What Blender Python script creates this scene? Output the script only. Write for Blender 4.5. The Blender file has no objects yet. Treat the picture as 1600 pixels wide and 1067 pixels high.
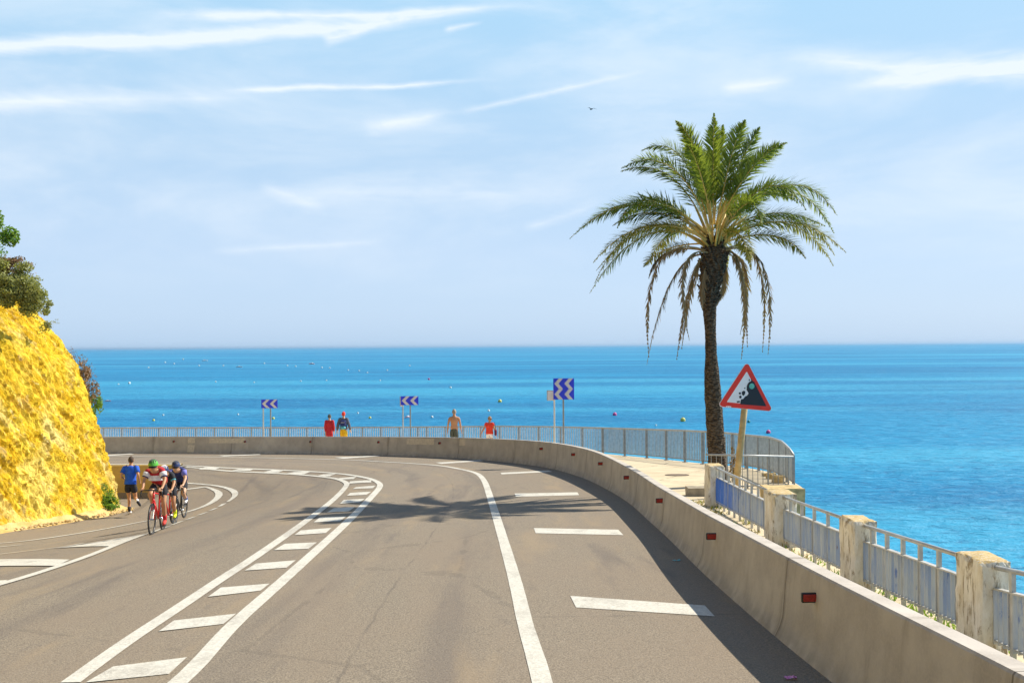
import bpy, bmesh, math, random
from mathutils import Vector, Matrix, noise
R = math.radians
scene = bpy.context.scene
C = scene.collection
random.seed(7)

# ------------------------------------------------------------------ camera
F = 1550.0                       # focal length in photograph pixels (1600 wide)
CAM = Vector((0, 0, 2.24))
roll = math.atan(-0.0069)
pitch = math.atan(7.0 / F)
fw = Vector((0, math.cos(pitch), math.sin(pitch)))
rt = Vector((1, 0, 0)); up = rt.cross(fw)
r2 = rt * math.cos(roll) + up * math.sin(roll)
u2 = up * math.cos(roll) - rt * math.sin(roll)
cam_d = bpy.data.cameras.new('camera'); cam = bpy.data.objects.new('camera', cam_d); C.objects.link(cam)
cam_d.sensor_width = 36; cam_d.lens = F * 36 / 1600
cam_d.clip_start = 0.1; cam_d.clip_end = 60000
m = Matrix((r2, u2, -fw)).transposed().to_4x4(); m.translation = CAM
cam.matrix_world = m
scene.camera = cam

def ray(px, py):
    return fw * F + r2 * (px - 800) - u2 * (py - 533.5)
def proj(p):
    d = Vector(p) - CAM; z = d.dot(fw)
    return 800 + F * d.dot(r2) / z, 533.5 - F * d.dot(u2) / z
def at(px, py, Y):
    d = ray(px, py); return CAM + d * (Y / d.y)

# ------------------------------------------------------------------ sun
SUN_H = Vector((0.97, 0.52)); SUN_V = 1.0        # horizontal run of a shadow per metre of height
S = Vector((SUN_H.x, SUN_H.y, SUN_V)).normalized()
sun_el = math.asin(S.z); sun_az = math.atan2(S.x, S.y)
sd = bpy.data.lights.new('sun', 'SUN'); sd.energy = 5.0; sd.angle = R(0.55); sd.color = (1.0, 0.93, 0.80)
so = bpy.data.objects.new('sun', sd); C.objects.link(so)
so.rotation_euler = S.to_track_quat('Z', 'Y').to_euler(); so.location = (20, 20, 40)

# ------------------------------------------------------------------ view
vs = scene.view_settings
vs.view_transform = 'Standard'; vs.look = 'None'; vs.exposure = 0.50; vs.gamma = 1
vs.use_curve_mapping = False

# ------------------------------------------------------------------ node helpers
class N:
    def __init__(s, tree): s.t = tree; s.n = tree.nodes; s.l = tree.links
    def add(s, typ, ins=None, **kw):
        n = s.n.new(typ)
        for k, v in kw.items(): setattr(n, k, v)
        for k, v in (ins or {}).items(): s.put(n.inputs[k], v)
        return n
    def put(s, sock, v):
        if isinstance(v, bpy.types.NodeSocket): s.l.new(v, sock)
        else: sock.default_value = v
    def math(s, op, a, b=0.0, c=0.0, clamp=False):
        n = s.n.new('ShaderNodeMath'); n.operation = op; n.use_clamp = clamp
        s.put(n.inputs[0], a); s.put(n.inputs[1], b); s.put(n.inputs[2], c)
        return n.outputs[0]
    def sstep(s, v, lo, hi, a=0.0, b=1.0):
        n = s.n.new('ShaderNodeMapRange'); n.interpolation_type = 'SMOOTHSTEP'
        s.put(n.inputs[0], v); n.inputs[1].default_value = lo; n.inputs[2].default_value = hi
        n.inputs[3].default_value = a; n.inputs[4].default_value = b
        return n.outputs[0]
    def mix(s, f, a, b, mode='MIX'):
        n = s.n.new('ShaderNodeMix'); n.data_type = 'RGBA'; n.blend_type = mode
        s.put(n.inputs[0], f)
        for sock, v in ((n.inputs[6], a), (n.inputs[7], b)):
            if isinstance(v, (tuple, list)): v = tuple(v) + ((1,) if len(v) == 3 else ())
            s.put(sock, v)
        return n.outputs[2]
    def noise(s, vec, scale, detail=4, rough=0.55, dist=0.0):
        n = s.n.new('ShaderNodeTexNoise'); s.put(n.inputs['Vector'], vec)
        n.inputs['Scale'].default_value = scale; n.inputs['Detail'].default_value = detail
        n.inputs['Roughness'].default_value = rough; n.inputs['Distortion'].default_value = dist
        return n.outputs['Fac']
    def mapping(s, vec, scale=(1, 1, 1), rot=(0, 0, 0), loc=(0, 0, 0)):
        n = s.n.new('ShaderNodeMapping'); s.put(n.inputs['Vector'], vec)
        n.inputs['Scale'].default_value = scale; n.inputs['Rotation'].default_value = rot; n.inputs['Location'].default_value = loc
        return n.outputs[0]

def mat(name, build=None, col=(.5, .5, .5), rough=.7, metal=0.0, spec=None, var=0.12, vscale=6.0, bump=0.0, bscale=40.0):
    """a procedural material: base colour with soft noise variation; build(n, bsdf, coord) customises it"""
    m = bpy.data.materials.new(name); m.use_nodes = True
    n = N(m.node_tree); b = m.node_tree.nodes['Principled BSDF']
    co = n.add('ShaderNodeTexCoord').outputs['Object']
    b.inputs['Roughness'].default_value = rough; b.inputs['Metallic'].default_value = metal
    if spec is not None: b.inputs['Specular IOR Level'].default_value = spec
    f = n.noise(co, vscale, 5)
    lo = tuple(max(0, c * (1 - var)) for c in col); hi = tuple(min(1, c * (1 + var)) for c in col)
    n.put(b.inputs['Base Color'], n.mix(n.sstep(f, .3, .7), lo, hi))
    if bump:
        bn = n.add('ShaderNodeBump', {'Strength': bump, 'Distance': .01, 'Height': n.noise(co, bscale, 4)})
        n.put(b.inputs['Normal'], bn.outputs[0])
    if build: build(n, b, co)
    return m

# ------------------------------------------------------------------ world: Nishita sky with thin cirrus
w = bpy.data.worlds.new('World'); scene.world = w; w.use_nodes = True
n = N(w.node_tree); w.node_tree.nodes.clear()
sky = n.add('ShaderNodeTexSky'); sky.sky_type = 'NISHITA'; sky.sun_disc = False
sky.sun_elevation = sun_el; sky.sun_rotation = sun_az; sky.altitude = 0
sky.air_density = 1.0; sky.dust_density = 0.7; sky.ozone_density = 2.0
co = n.add('ShaderNodeTexCoord').outputs['Generated']
sp = n.add('ShaderNodeSeparateXYZ', {'Vector': co})
az = n.math('ARCTAN2', sp.outputs[0], sp.outputs[1])
el = n.math('ARCSINE', sp.outputs[2])
tint = n.add('ShaderNodeValToRGB', {'Fac': n.math('MULTIPLY', el, 1 / R(60))})
cr = tint.color_ramp
SKY_RAMP = [(0.0, (.36, .50, .68)), (.03, (.39, .52, .695)), (.09, (.405, .53, .70)), (.18, (.365, .515, .68)), (.34, (.33, .545, .72)), (.46, (.14, .30, .50)), (1.0, (.03, .10, .30))]
cr.elements[0].position = SKY_RAMP[0][0]; cr.elements[0].color = SKY_RAMP[0][1] + (1,)
cr.elements[1].position = 1.0; cr.elements[1].color = SKY_RAMP[-1][1] + (1,)
for p, c in SKY_RAMP[1:-1]:
    e = cr.elements.new(p); e.color = c + (1,)
away = n.math('ADD', n.math('MULTIPLY', sp.outputs[0], SUN_H.normalized().x), n.math('MULTIPLY', sp.outputs[1], SUN_H.normalized().y))
kz = n.sstep(away, -.80, -.02, 1.8, 10.0)          # the sky is deeper and darker on the side away from the sun
grad = n.mix(1.0, tint.outputs[0], n.add('ShaderNodeCombineXYZ', {0: kz, 1: kz, 2: kz}).outputs[0], 'MULTIPLY')
base = n.mix(.86, sky.outputs[0], grad)
ae = n.add('ShaderNodeCombineXYZ', {0: az, 1: el, 2: 0.0}).outputs[0]
veil_n = n.noise(n.mapping(ae, (2.2, 7, 1), (0, 0, R(-8)), (.3, .2, 0)), 1.6, 7, .58, .35)
veil = n.math('MULTIPLY', n.sstep(veil_n, .36, .76), n.sstep(el, R(1), R(8)))
veil = n.math('MULTIPLY', veil, .50)
fine = n.noise(n.mapping(ae, (6, 26, 1), (0, 0, R(-6))), 3, 6, .6, .6)
wob = n.math('MULTIPLY', n.math('SUBTRACT', n.noise(ae, 9, 4), .5), .012)
cloud = veil
def azel(px, py):
    d = ray(px, py).normalized(); return math.atan2(d.x, d.y), math.asin(d.z)
for (x0, y0, x1, y1, w0, w1, k) in [
    (-420, 66, 880, -6, 11, 9, 1.15), (200, 20, 900, 2, 8, 5, .7), (-300, 153, 470, 146, 16, 12, .6), (330, 140, 790, 124, 5, 4, .8),
    (500, 62, 590, 42, 10, 5, .8), (560, 200, 720, 176, 14, 8, .55), (700, 180, 1030, 104, 5, 4, .5), (690, 46, 760, 36, 5, 3, .6),
    (1160, 86, 2300, 108, 14, 20, .6), (1290, 138, 2000, 36, 8, 20, .8), (1120, 140, 1250, 126, 10, 6, .45), (420, 300, 980, 300, 26, 30, .38),
    (400, 285, 520, 330, 10, 14, .35), (320, 396, 620, 374, 6, 5, .35), (810, 360, 960, 310, 7, 9, .35)]:
    a0, e0 = azel(x0, y0); a1, e1 = azel(x1, y1)
    L2 = (a1 - a0) ** 2 + (e1 - e0) ** 2
    da = n.math('SUBTRACT', az, a0); de = n.math('ADD', n.math('SUBTRACT', el, e0), wob)
    t = n.math('MULTIPLY', n.math('ADD', n.math('MULTIPLY', da, a1 - a0), n.math('MULTIPLY', de, e1 - e0)), 1 / L2, clamp=True)
    qx = n.math('SUBTRACT', da, n.math('MULTIPLY', t, a1 - a0)); qy = n.math('SUBTRACT', de, n.math('MULTIPLY', t, e1 - e0))
    dist = n.math('SQRT', n.math('ADD', n.math('MULTIPLY', qx, qx), n.math('MULTIPLY', qy, qy)))
    w0 *= 1.35; w1 *= 1.35
    wd = n.math('ADD', w0 / F, n.math('MULTIPLY', t, (w1 - w0) / F))
    s_ = n.math('SUBTRACT', 1.0, n.math('DIVIDE', dist, n.math('MULTIPLY', wd, n.math('ADD', .7, fine))), clamp=True)
    s_ = n.math('MULTIPLY', n.math('POWER', s_, 1.45), k * 1.0)
    ends = n.math('MULTIPLY', n.sstep(t, -.001, .2), n.sstep(t, 1.001, .6))
    cloud = n.math('ADD', cloud, n.math('MULTIPLY', n.math('MULTIPLY', s_, n.math('ADD', .05, n.math('MULTIPLY', fine, 1.75))), ends))
cloud = n.math('MINIMUM', cloud, .85)
final = n.mix(n.math('MULTIPLY', cloud, n.sstep(away, -.8, -.1)), base, (6.6, 7.1, 7.6))
bg = n.add('ShaderNodeBackground', {'Color': final, 'Strength': .1})
out = n.add('ShaderNodeOutputWorld'); n.l.new(bg.outputs[0], out.inputs['Surface'])

# ------------------------------------------------------------------ mesh helpers
class MB:
    def __init__(s): s.v = []; s.f = []; s.m = []
    def face(s, idx, mi=0): s.f.append(tuple(idx)); s.m.append(mi)
    def add(s, vs_, fs, mi=0):
        o = len(s.v); s.v.extend([tuple(v) for v in vs_])
        for f in fs: s.f.append(tuple(i + o for i in f)); s.m.append(mi)
    def quad(s, a, b, c, d, mi=0): s.add((a, b, c, d), ((0, 1, 2, 3),), mi)
    def box(s, c, size, mi=0, M=None, bev=0.0):
        hx, hy, hz = [q / 2 for q in size]; c = Vector(c)
        if bev > 0:
            b = min(bev, hx * .9, hy * .9, hz * .9)
            bm = bmesh.new(); bmesh.ops.create_cube(bm, size=1)
            for v in bm.verts: v.co = Vector((v.co.x * 2 * hx, v.co.y * 2 * hy, v.co.z * 2 * hz))
            bmesh.ops.bevel(bm, geom=bm.edges[:], offset=b, segments=1, affect='EDGES')
            bm.verts.index_update()
            P = [v.co.copy() for v in bm.verts]; fs = [[v.index for v in f.verts] for f in bm.faces]; bm.free()
        else:
            P = [Vector((x, y, z)) for x in (-hx, hx) for y in (-hy, hy) for z in (-hz, hz)]
            fs = [(0, 1, 3, 2), (4, 6, 7, 5), (0, 4, 5, 1), (2, 3, 7, 6), (0, 2, 6, 4), (1, 5, 7, 3)]
        if M is not None: P = [M @ p for p in P]
        s.add([p + c for p in P], fs, mi)
    def tube(s, pts, rad, k=8, mi=0, caps=True):
        pts = [Vector(p) for p in pts]
        if not hasattr(rad, '__len__'): rad = [rad] * len(pts)
        rings = []; prev = None; o = len(s.v)
        for i, p in enumerate(pts):
            t = (pts[min(i + 1, len(pts) - 1)] - pts[max(i - 1, 0)]).normalized()
            if prev is None:
                a = Vector((0, 0, 1)) if abs(t.z) < .9 else Vector((1, 0, 0)); nx = t.cross(a).normalized()
            else: nx = (prev - t * prev.dot(t)).normalized()
            prev = nx; ny = t.cross(nx)
            for j in range(k):
                an = 2 * math.pi * j / k
                s.v.append(tuple(p + (nx * math.cos(an) + ny * math.sin(an)) * rad[i]))
        for i in range(len(pts) - 1):
            for j in range(k):
                a = o + i * k + j; b = o + i * k + (j + 1) % k
                s.face((a, b, b + k, a + k), mi)
        if caps:
            s.face([o + j for j in range(k)][::-1], mi); s.face([o + (len(pts) - 1) * k + j for j in range(k)], mi)
    def ball(s, c, r, mi=0, sub=2):
        if not hasattr(r, '__len__'): r = (r, r, r)
        bm = bmesh.new(); bmesh.ops.create_icosphere(bm, subdivisions=sub, radius=1)
        c = Vector(c); bm.verts.index_update()
        s.add([c + Vector((v.co.x * r[0], v.co.y * r[1], v.co.z * r[2])) for v in bm.verts], [[v.index for v in f.verts] for f in bm.faces], mi); bm.free()
    def torus(s, c, axis, Rr, r, k=28, q=6, mi=0, a0=0.0, a1=2 * math.pi):
        axis = Vector(axis).normalized(); a = Vector((0, 0, 1)) if abs(axis.z) < .9 else Vector((0, 1, 0))
        e1 = axis.cross(a).normalized(); e2 = axis.cross(e1); c = Vector(c); o = len(s.v)
        for i in range(k):
            an = a0 + (a1 - a0) * i / k; d = e1 * math.cos(an) + e2 * math.sin(an)
            for j in range(q):
                bn = 2 * math.pi * j / q
                s.v.append(tuple(c + d * (Rr + r * math.cos(bn)) + axis * (r * math.sin(bn))))
        for i in range(k):
            for j in range(q):
                i2 = (i + 1) % k; j2 = (j + 1) % q
                s.face((o + i * q + j, o + i2 * q + j, o + i2 * q + j2, o + i * q + j2), mi)
    def prism(s, poly, M, th, mi=0):
        """flat outline (x,y) extruded by th along local z, placed with matrix M"""
        k = len(poly); o = len(s.v)
        for z in (0, th):
            for (x, y) in poly: s.v.append(tuple(M @ Vector((x, y, z))))
        s.face([o + i for i in range(k)][::-1], mi); s.face([o + k + i for i in range(k)], mi)
        for i in range(k):
            j = (i + 1) % k; s.face((o + i, o + j, o + k + j, o + k + i), mi)
    def build(s, name, mats, parent=None, smooth=False, flip=False):
        me = bpy.data.meshes.new(name); me.from_pydata(s.v, [], s.f)
        if not isinstance(mats, (list, tuple)): mats = [mats]
        for q in mats: me.materials.append(q)
        me.polygons.foreach_set('material_index', s.m)
        if smooth: me.polygons.foreach_set('use_smooth', [True] * len(s.f))
        me.update()
        o = bpy.data.objects.new(name, me); C.objects.link(o)
        if parent is not None: o.parent = parent
        return o

def empty(name, loc, rotz=0.0):
    o = bpy.data.objects.new(name, None); C.objects.link(o); o.location = loc; o.rotation_euler = (0, 0, rotz)
    o.empty_display_size = .2
    return o
def tag(o, label=None, cat=None, group=None, kind=None):
    if label: o['label'] = label
    if cat: o['category'] = cat
    if group: o['group'] = group
    if kind: o['kind'] = kind
    return o
def copy_tree(o, parent=None):
    c = o.copy(); C.objects.link(c)
    if parent is not None: c.parent = parent
    for ch in [q for q in bpy.data.objects if q.parent == o]: copy_tree(ch, c)
    return c
def lerp(a, b, t): return a + (b - a) * t
def ss(t): t = max(0., min(1., t)); return t * t * (3 - 2 * t)
def interp(tab, x):
    if x <= tab[0][0]: return tab[0][1]
    for (a, b), (c, d) in zip(tab, tab[1:]):
        if x <= c: return b + (d - b) * (x - a) / (c - a)
    return tab[-1][1]
def catmull(P, step):
    """smooth resample of a polyline of Vectors"""
    out_ = []; n_ = len(P)
    for i in range(n_ - 1):
        p0 = P[max(i - 1, 0)]; p1 = P[i]; p2 = P[i + 1]; p3 = P[min(i + 2, n_ - 1)]
        k = max(1, int((p2 - p1).length / step))
        for j in range(k):
            t = j / k
            out_.append(.5 * ((2 * p1) + (p2 - p0) * t + (2 * p0 - 5 * p1 + 4 * p2 - p3) * t * t + (3 * p1 - p0 - 3 * p2 + p3) * t ** 3))
    out_.append(P[-1].copy()); return out_

# ------------------------------------------------------------------ ground shape
SL = 0.0574; KERB = 0.15; SEA = -8.0
def plane(x, y): return -SL * y
def dip(x, y):
    d = 1.15 * ss((-3.5 - x) / 8.0) * ss((y - 8) / 20.0)
    y0 = lerp(29, 36.6, ss((-11.7 - x) / .9))
    return d * (1 - ss((y - y0) / (37.0 - y0)))
def G(x, y): return plane(x, y) - dip(x, y)
def onG(px, py, dz=0.0, g=G):
    d = ray(px, py); lo = 2.0; hi = 400.0
    d = d / d.y
    y = lo; prev = lo
    while y < hi:
        p = CAM + d * y
        if p.z < g(p.x, p.y) + dz: break
        prev = y; y *= 1.02
    a, b = prev, y
    for _ in range(30):
        mid_ = (a + b) / 2; p = CAM + d * mid_
        if p.z < g(p.x, p.y) + dz: b = mid_
        else: a = mid_
    p = CAM + d * b
    return Vector((p.x, p.y, g(p.x, p.y) + dz))
def W(x, y): return plane(x, y) + KERB

# ------------------------------------------------------------------ materials
def asphalt(n, b, co):
    g1 = n.noise(co, 55, 3, .7); g2 = n.noise(co, 190, 2, .6)
    grain = n.sstep(n.math('ADD', n.math('MULTIPLY', g1, .6), n.math('MULTIPLY', g2, .4)), .36, .64)
    c = n.mix(grain, (.112, .091, .068), (.34, .283, .207))
    big = n.sstep(n.noise(n.mapping(co, (1, .35, 1)), .7, 4, .6), .3, .7)
    c = n.mix(n.math('MULTIPLY', big, .55), c, (.245, .19, .135))
    stain = n.sstep(n.noise(n.mapping(co, (1.2, .16, 1), (0, 0, R(6))), 1.1, 5, .6, .3), .56, .72)
    c = n.mix(n.math('MULTIPLY', stain, .45), c, (.10, .086, .082))
    uv = n.add('ShaderNodeUVMap').outputs[0]; u = n.add('ShaderNodeSeparateXYZ', {'Vector': uv}).outputs[0]
    un = n.math('ADD', u, n.math('MULTIPLY', n.math('SUBTRACT', n.noise(uv, .35, 3), .5), .7))
    tr = 0.0
    for c0, w_ in ((3.15, .38), (4.95, .38), (7.7, .4), (9.4, .4)):
        tr = n.math('ADD', tr, n.sstep(n.math('ABSOLUTE', n.math('SUBTRACT', un, c0)), w_, .05))
    lane = n.noise(n.mapping(uv, (1.6, .12, 1)), 1.3, 5, .6)
    c = n.mix(n.math('MULTIPLY', n.math('MULTIPLY', tr, n.sstep(lane, .3, .65)), .42), c, (.125, .105, .092))
    c = n.mix(n.sstep(n.noise(n.mapping(uv, (.9, .16, 1), (0, 0, 0), (7, 3, 0)), 1.2, 5, .6), .52, .70, 0, .45), c, (.33, .245, .145))
    seam = n.sstep(n.math('ABSOLUTE', n.math('SUBTRACT', n.math('ADD', u, n.math('MULTIPLY', n.math('SUBTRACT', n.noise(uv, 2.0, 4), .5), .09)), 3.95)), .022, .008)
    c = n.mix(n.math('MULTIPLY', seam, n.sstep(n.noise(uv, .8, 3), .4, .6, 0, .35)), c, (.07, .06, .055))
    sp_ = n.add('ShaderNodeTexVoronoi', {'Vector': co, 'Scale': 85.0})
    c = n.mix(n.sstep(sp_.outputs['Distance'], .16, .07, 0, .35), c, (.50, .44, .36))
    cr_ = n.add('ShaderNodeTexVoronoi', {'Vector': n.mapping(co, (.22, .16, .2)), 'Scale': 1.0}, feature='DISTANCE_TO_EDGE')
    wv = n.noise(co, 2.5, 4)
    crack = n.sstep(n.math('ADD', cr_.outputs['Distance'], n.math('MULTIPLY', n.math('SUBTRACT', wv, .5), .05)), .0035, .001, 0, .18)
    c = n.mix(crack, c, (.06, .052, .046))
    n.put(b.inputs['Base Color'], c)
    bp = n.add('ShaderNodeBump', {'Strength': .5, 'Distance': .012, 'Height': g1})
    n.put(b.inputs['Normal'], bp.outputs[0])
M_road = mat('asphalt', asphalt, rough=.85, spec=.25)
def paint(n, b, co):
    g = n.noise(co, 30, 4, .7); g2 = n.noise(co, 3, 4)
    c = n.mix(n.sstep(g, .35, .65), (.50, .47, .40), (.66, .63, .54))
    wear = n.sstep(n.math('ADD', n.math('MULTIPLY', n.noise(co, 120, 3, .7), .6), n.math('MULTIPLY', g2, .4)), .56, .64)
    c = n.mix(n.math('MULTIPLY', wear, .85), c, (.24, .20, .16))
    dirt = n.sstep(n.noise(n.mapping(co, (1, .4, 1)), 1.6, 6, .7), .50, .68, 0, .42)
    c = n.mix(dirt, c, (.27, .235, .19))
    n.put(b.inputs['Base Color'], c)
    bp = n.add('ShaderNodeBump', {'Strength': .35, 'Distance': .008, 'Height': n.noise(co, 60, 3)})
    n.put(b.inputs['Normal'], bp.outputs[0])
M_paint = mat('road_paint', paint, rough=.7, spec=.3)
def concrete_wall(n, b, co):
    uv = n.add('ShaderNodeUVMap').outputs[0]
    u = n.add('ShaderNodeSeparateXYZ', {'Vector': uv})
    g = n.noise(co, 2.2, 6, .6); f = n.noise(co, 45, 4, .6)
    c = n.mix(n.sstep(g, .3, .7), (.44, .395, .345), (.57, .52, .455))
    c = n.mix(n.math('MULTIPLY', n.sstep(f, .4, .7), .35), c, (.62, .56, .48))
    st = n.noise(n.mapping(uv, (2.6, .35, 1)), 2.0, 5, .65, .2)
    c = n.mix(n.math('MULTIPLY', n.sstep(st, .52, .76), .35), c, (.26, .215, .165))
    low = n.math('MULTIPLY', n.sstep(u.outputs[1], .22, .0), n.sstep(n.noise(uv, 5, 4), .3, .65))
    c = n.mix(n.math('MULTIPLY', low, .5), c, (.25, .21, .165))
    fr = n.math('FRACT', n.math('DIVIDE', u.outputs[0], 4.0))
    jt = n.sstep(n.math('ABSOLUTE', n.math('SUBTRACT', fr, .5)), .0032, .0016)
    c = n.mix(n.math('MULTIPLY', jt, .7), c, (.10, .085, .07))
    js = n.math('MULTIPLY', n.sstep(n.math('ABSOLUTE', n.math('SUBTRACT', fr, .5)), .05, .0), n.sstep(n.noise(n.mapping(uv, (14, 1.2, 1)), 1.0, 4), .42, .62))
    c = n.mix(n.math('MULTIPLY', js, .5), c, (.22, .18, .14))
    n.put(b.inputs['Base Color'], c)
    h = n.math('SUBTRACT', n.math('ADD', n.math('MULTIPLY', f, .3), n.math('MULTIPLY', g, .6)), n.math('MULTIPLY', jt, .8))
    bp = n.add('ShaderNodeBump', {'Strength': .35, 'Distance': .02, 'Height': h})
    n.put(b.inputs['Normal'], bp.outputs[0])
M_barrier = mat('barrier_concrete', concrete_wall, rough=.9, spec=.2)
M_patch = mat('patch_mortar', col=(.68, .60, .48), rough=.95, var=.1, vscale=12, bump=.3)
def pavement(n, b, co):
    g = n.noise(co, 1.1, 6, .62); f = n.noise(co, 60, 3, .65)
    c = n.mix(n.sstep(g, .3, .7), (.54, .44, .29), (.68, .57, .39))
    c = n.mix(n.math('MULTIPLY', n.sstep(f, .45, .7), .3), c, (.36, .30, .21))
    vr = n.add('ShaderNodeTexVoronoi', {'Vector': n.mapping(co, (.3, .22, .2), (0, 0, .4)), 'Scale': 1.0}, feature='DISTANCE_TO_EDGE')
    ck = n.sstep(n.math('ADD', vr.outputs['Distance'], n.math('MULTIPLY', n.math('SUBTRACT', n.noise(co, 3, 4), .5), .06)), .006, .002, 0, .6)
    c = n.mix(ck, c, (.14, .115, .08))
    n.put(b.inputs['Base Color'], c)
    n.put(b.inputs['Normal'], n.add('ShaderNodeBump', {'Strength': .3, 'Distance': .01, 'Height': f}).outputs[0])
M_pave = mat('walkway_concrete', pavement, rough=.9, spec=.2)
def sand(n, b, co):
    f = n.noise(co, 30, 5, .7); g = n.noise(co, 2, 5)
    c = n.mix(n.sstep(g, .3, .7), (.55, .36, .12), (.74, .54, .24))
    c = n.mix(n.math('MULTIPLY', n.sstep(f, .5, .68), .5), c, (.30, .18, .06))
    n.put(b.inputs['Base Color'], c)
    n.put(b.inputs['Normal'], n.add('ShaderNodeBump', {'Strength': .8, 'Distance': .03, 'Height': f}).outputs[0])
M_sand = mat('cliff_rubble_sand', sand, rough=.95, spec=.1)
def rock(n, b, co):
    c1 = n.mapping(n.mapping(co, (1, 1, 1), (R(-33), 0, 0)), (1.3, 2.2, .7))
    g = n.noise(c1, 1.5, 8, .64, .5); f = n.noise(c1, 7, 7, .72, .4); big = n.noise(co, .55, 4, .55)
    c = n.mix(n.sstep(g, .36, .64), (.72, .44, .014), (.84, .62, .06))
    c = n.mix(n.math('MULTIPLY', n.sstep(big, .52, .66), .6), c, (.95, .78, .22))
    c = n.mix(n.math('MULTIPLY', n.sstep(n.noise(c1, 3.2, 6, .65), .60, .68), .6), c, (.95, .84, .42))
    c = n.mix(n.math('MULTIPLY', n.sstep(f, .55, .64), .7), c, (.46, .22, .012))  # dark accents put shadow tones of the crags into the rock colour
    c = n.mix(n.sstep(n.noise(n.mapping(n.mapping(co, (1, 1, 1), (R(-33), 0, 0)), (.5, 1.1, .22), (0, 0, 0), (2, 5, 1)), 1.2, 5, .6), .54, .66, 0, .55), c, (.90, .76, .32))
    c = n.mix(n.sstep(n.noise(n.mapping(n.mapping(co, (1, 1, 1), (R(-33), 0, 0)), (.5, 1.6, .3), (0, 0, 0), (8, 1, 4)), 1.5, 6, .65), .55, .66, 0, .6), c, (.56, .29, .02))
    vo = n.add('ShaderNodeTexVoronoi', {'Vector': n.add('ShaderNodeVectorMath', {0: c1, 1: n.add('ShaderNodeCombineXYZ', {0: n.math('MULTIPLY', f, .5), 1: n.math('MULTIPLY', g, .6), 2: 0.0}).outputs[0]}).outputs[0], 'Scale': 2.6}, feature='DISTANCE_TO_EDGE').outputs['Distance']
    ck = n.math('MULTIPLY', n.sstep(vo, .06, .01), n.sstep(n.noise(co, 1.4, 3), .42, .6))
    c = n.mix(n.math('MULTIPLY', ck, .30), c, (.30, .14, .01))
    grey = n.noise(n.mapping(co, (1, 1, 1), (0, 0, 0), (4, 2, 9)), 1.1, 5, .6)
    c = n.mix(n.math('MULTIPLY', n.sstep(grey, .58, .68), .6), c, (.42, .32, .18))
    n.put(b.inputs['Base Color'], c)
    h = n.math('ADD', n.math('ADD', n.math('MULTIPLY', f, .8), n.math('MULTIPLY', n.noise(co, 24, 5, .75), .4)), n.math('MULTIPLY', n.sstep(vo, .0, .12), .15))
    n.put(b.inputs['Normal'], n.add('ShaderNodeBump', {'Strength': 1.0, 'Distance': .07, 'Height': h}).outputs[0])
M_rock = mat('yellow_rock', rock, rough=.95, spec=.1)
def water(n, b, co):
    far = n.mapping(co, (.012, .05, 1))
    band = n.noise(far, .55, 6, .6, .6)
    band2 = n.noise(n.mapping(co, (.0016, .012, 1)), 1.0, 5, .55, .4)
    c = n.mix(n.sstep(band, .32, .68), (.0, .148, .338), (.004, .250, .472))
    c = n.mix(n.math('MULTIPLY', n.sstep(band2, .50, .60), .65), c, (.05, .38, .58))
    rip = n.noise(n.mapping(co, (.5, 1.1, 1), (0, 0, .1)), .9, 5, .68, .3)
    rp2 = n.noise(n.mapping(co, (.9, 2.2, 1), (0, 0, -.08)), 1.6, 4, .7, .2)
    c = n.mix(n.math('MULTIPLY', n.sstep(rp2, .54, .66), .35), c, (.08, .40, .64))
    c = n.mix(n.math('MULTIPLY', n.sstep(rp2, .46, .36), .40), c, (.0, .075, .22))
    c = n.mix(n.math('MULTIPLY', n.sstep(rip, .55, .68), .55), c, (.09, .42, .66))
    c = n.mix(n.math('MULTIPLY', n.sstep(rip, .46, .34), .55), c, (.0, .085, .235))
    n.put(b.inputs['Base Color'], c)
    h = n.math('ADD', rip, n.math('MULTIPLY', n.noise(n.mapping(co, (.22, .5, 1)), .6, 3), 1.2))
    n.put(b.inputs['Normal'], n.add('ShaderNodeBump', {'Strength': 1.0, 'Distance': .55, 'Height': h}).outputs[0])
M_sea = mat('sea_water', water, rough=.42, spec=.10)
b_ = M_sea.node_tree.nodes['Principled BSDF']; b_.inputs['IOR'].default_value = 1.33
M_galv = mat('galvanised_steel', col=(.30, .30, .29), rough=.5, metal=.35, var=.15, vscale=9)
M_galvl = mat('pale_galvanised_steel', col=(.47, .47, .45), rough=.5, metal=.25, var=.15, vscale=9)
M_white = mat('white_painted_steel', col=(.80, .78, .70), rough=.5, var=.05)
M_black = mat('black_plastic', col=(.018, .018, .018), rough=.5)
M_lens = mat('red_reflector_lens', col=(.46, .035, .018), rough=.3, var=.2, vscale=80, bump=.4, bscale=300)
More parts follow.
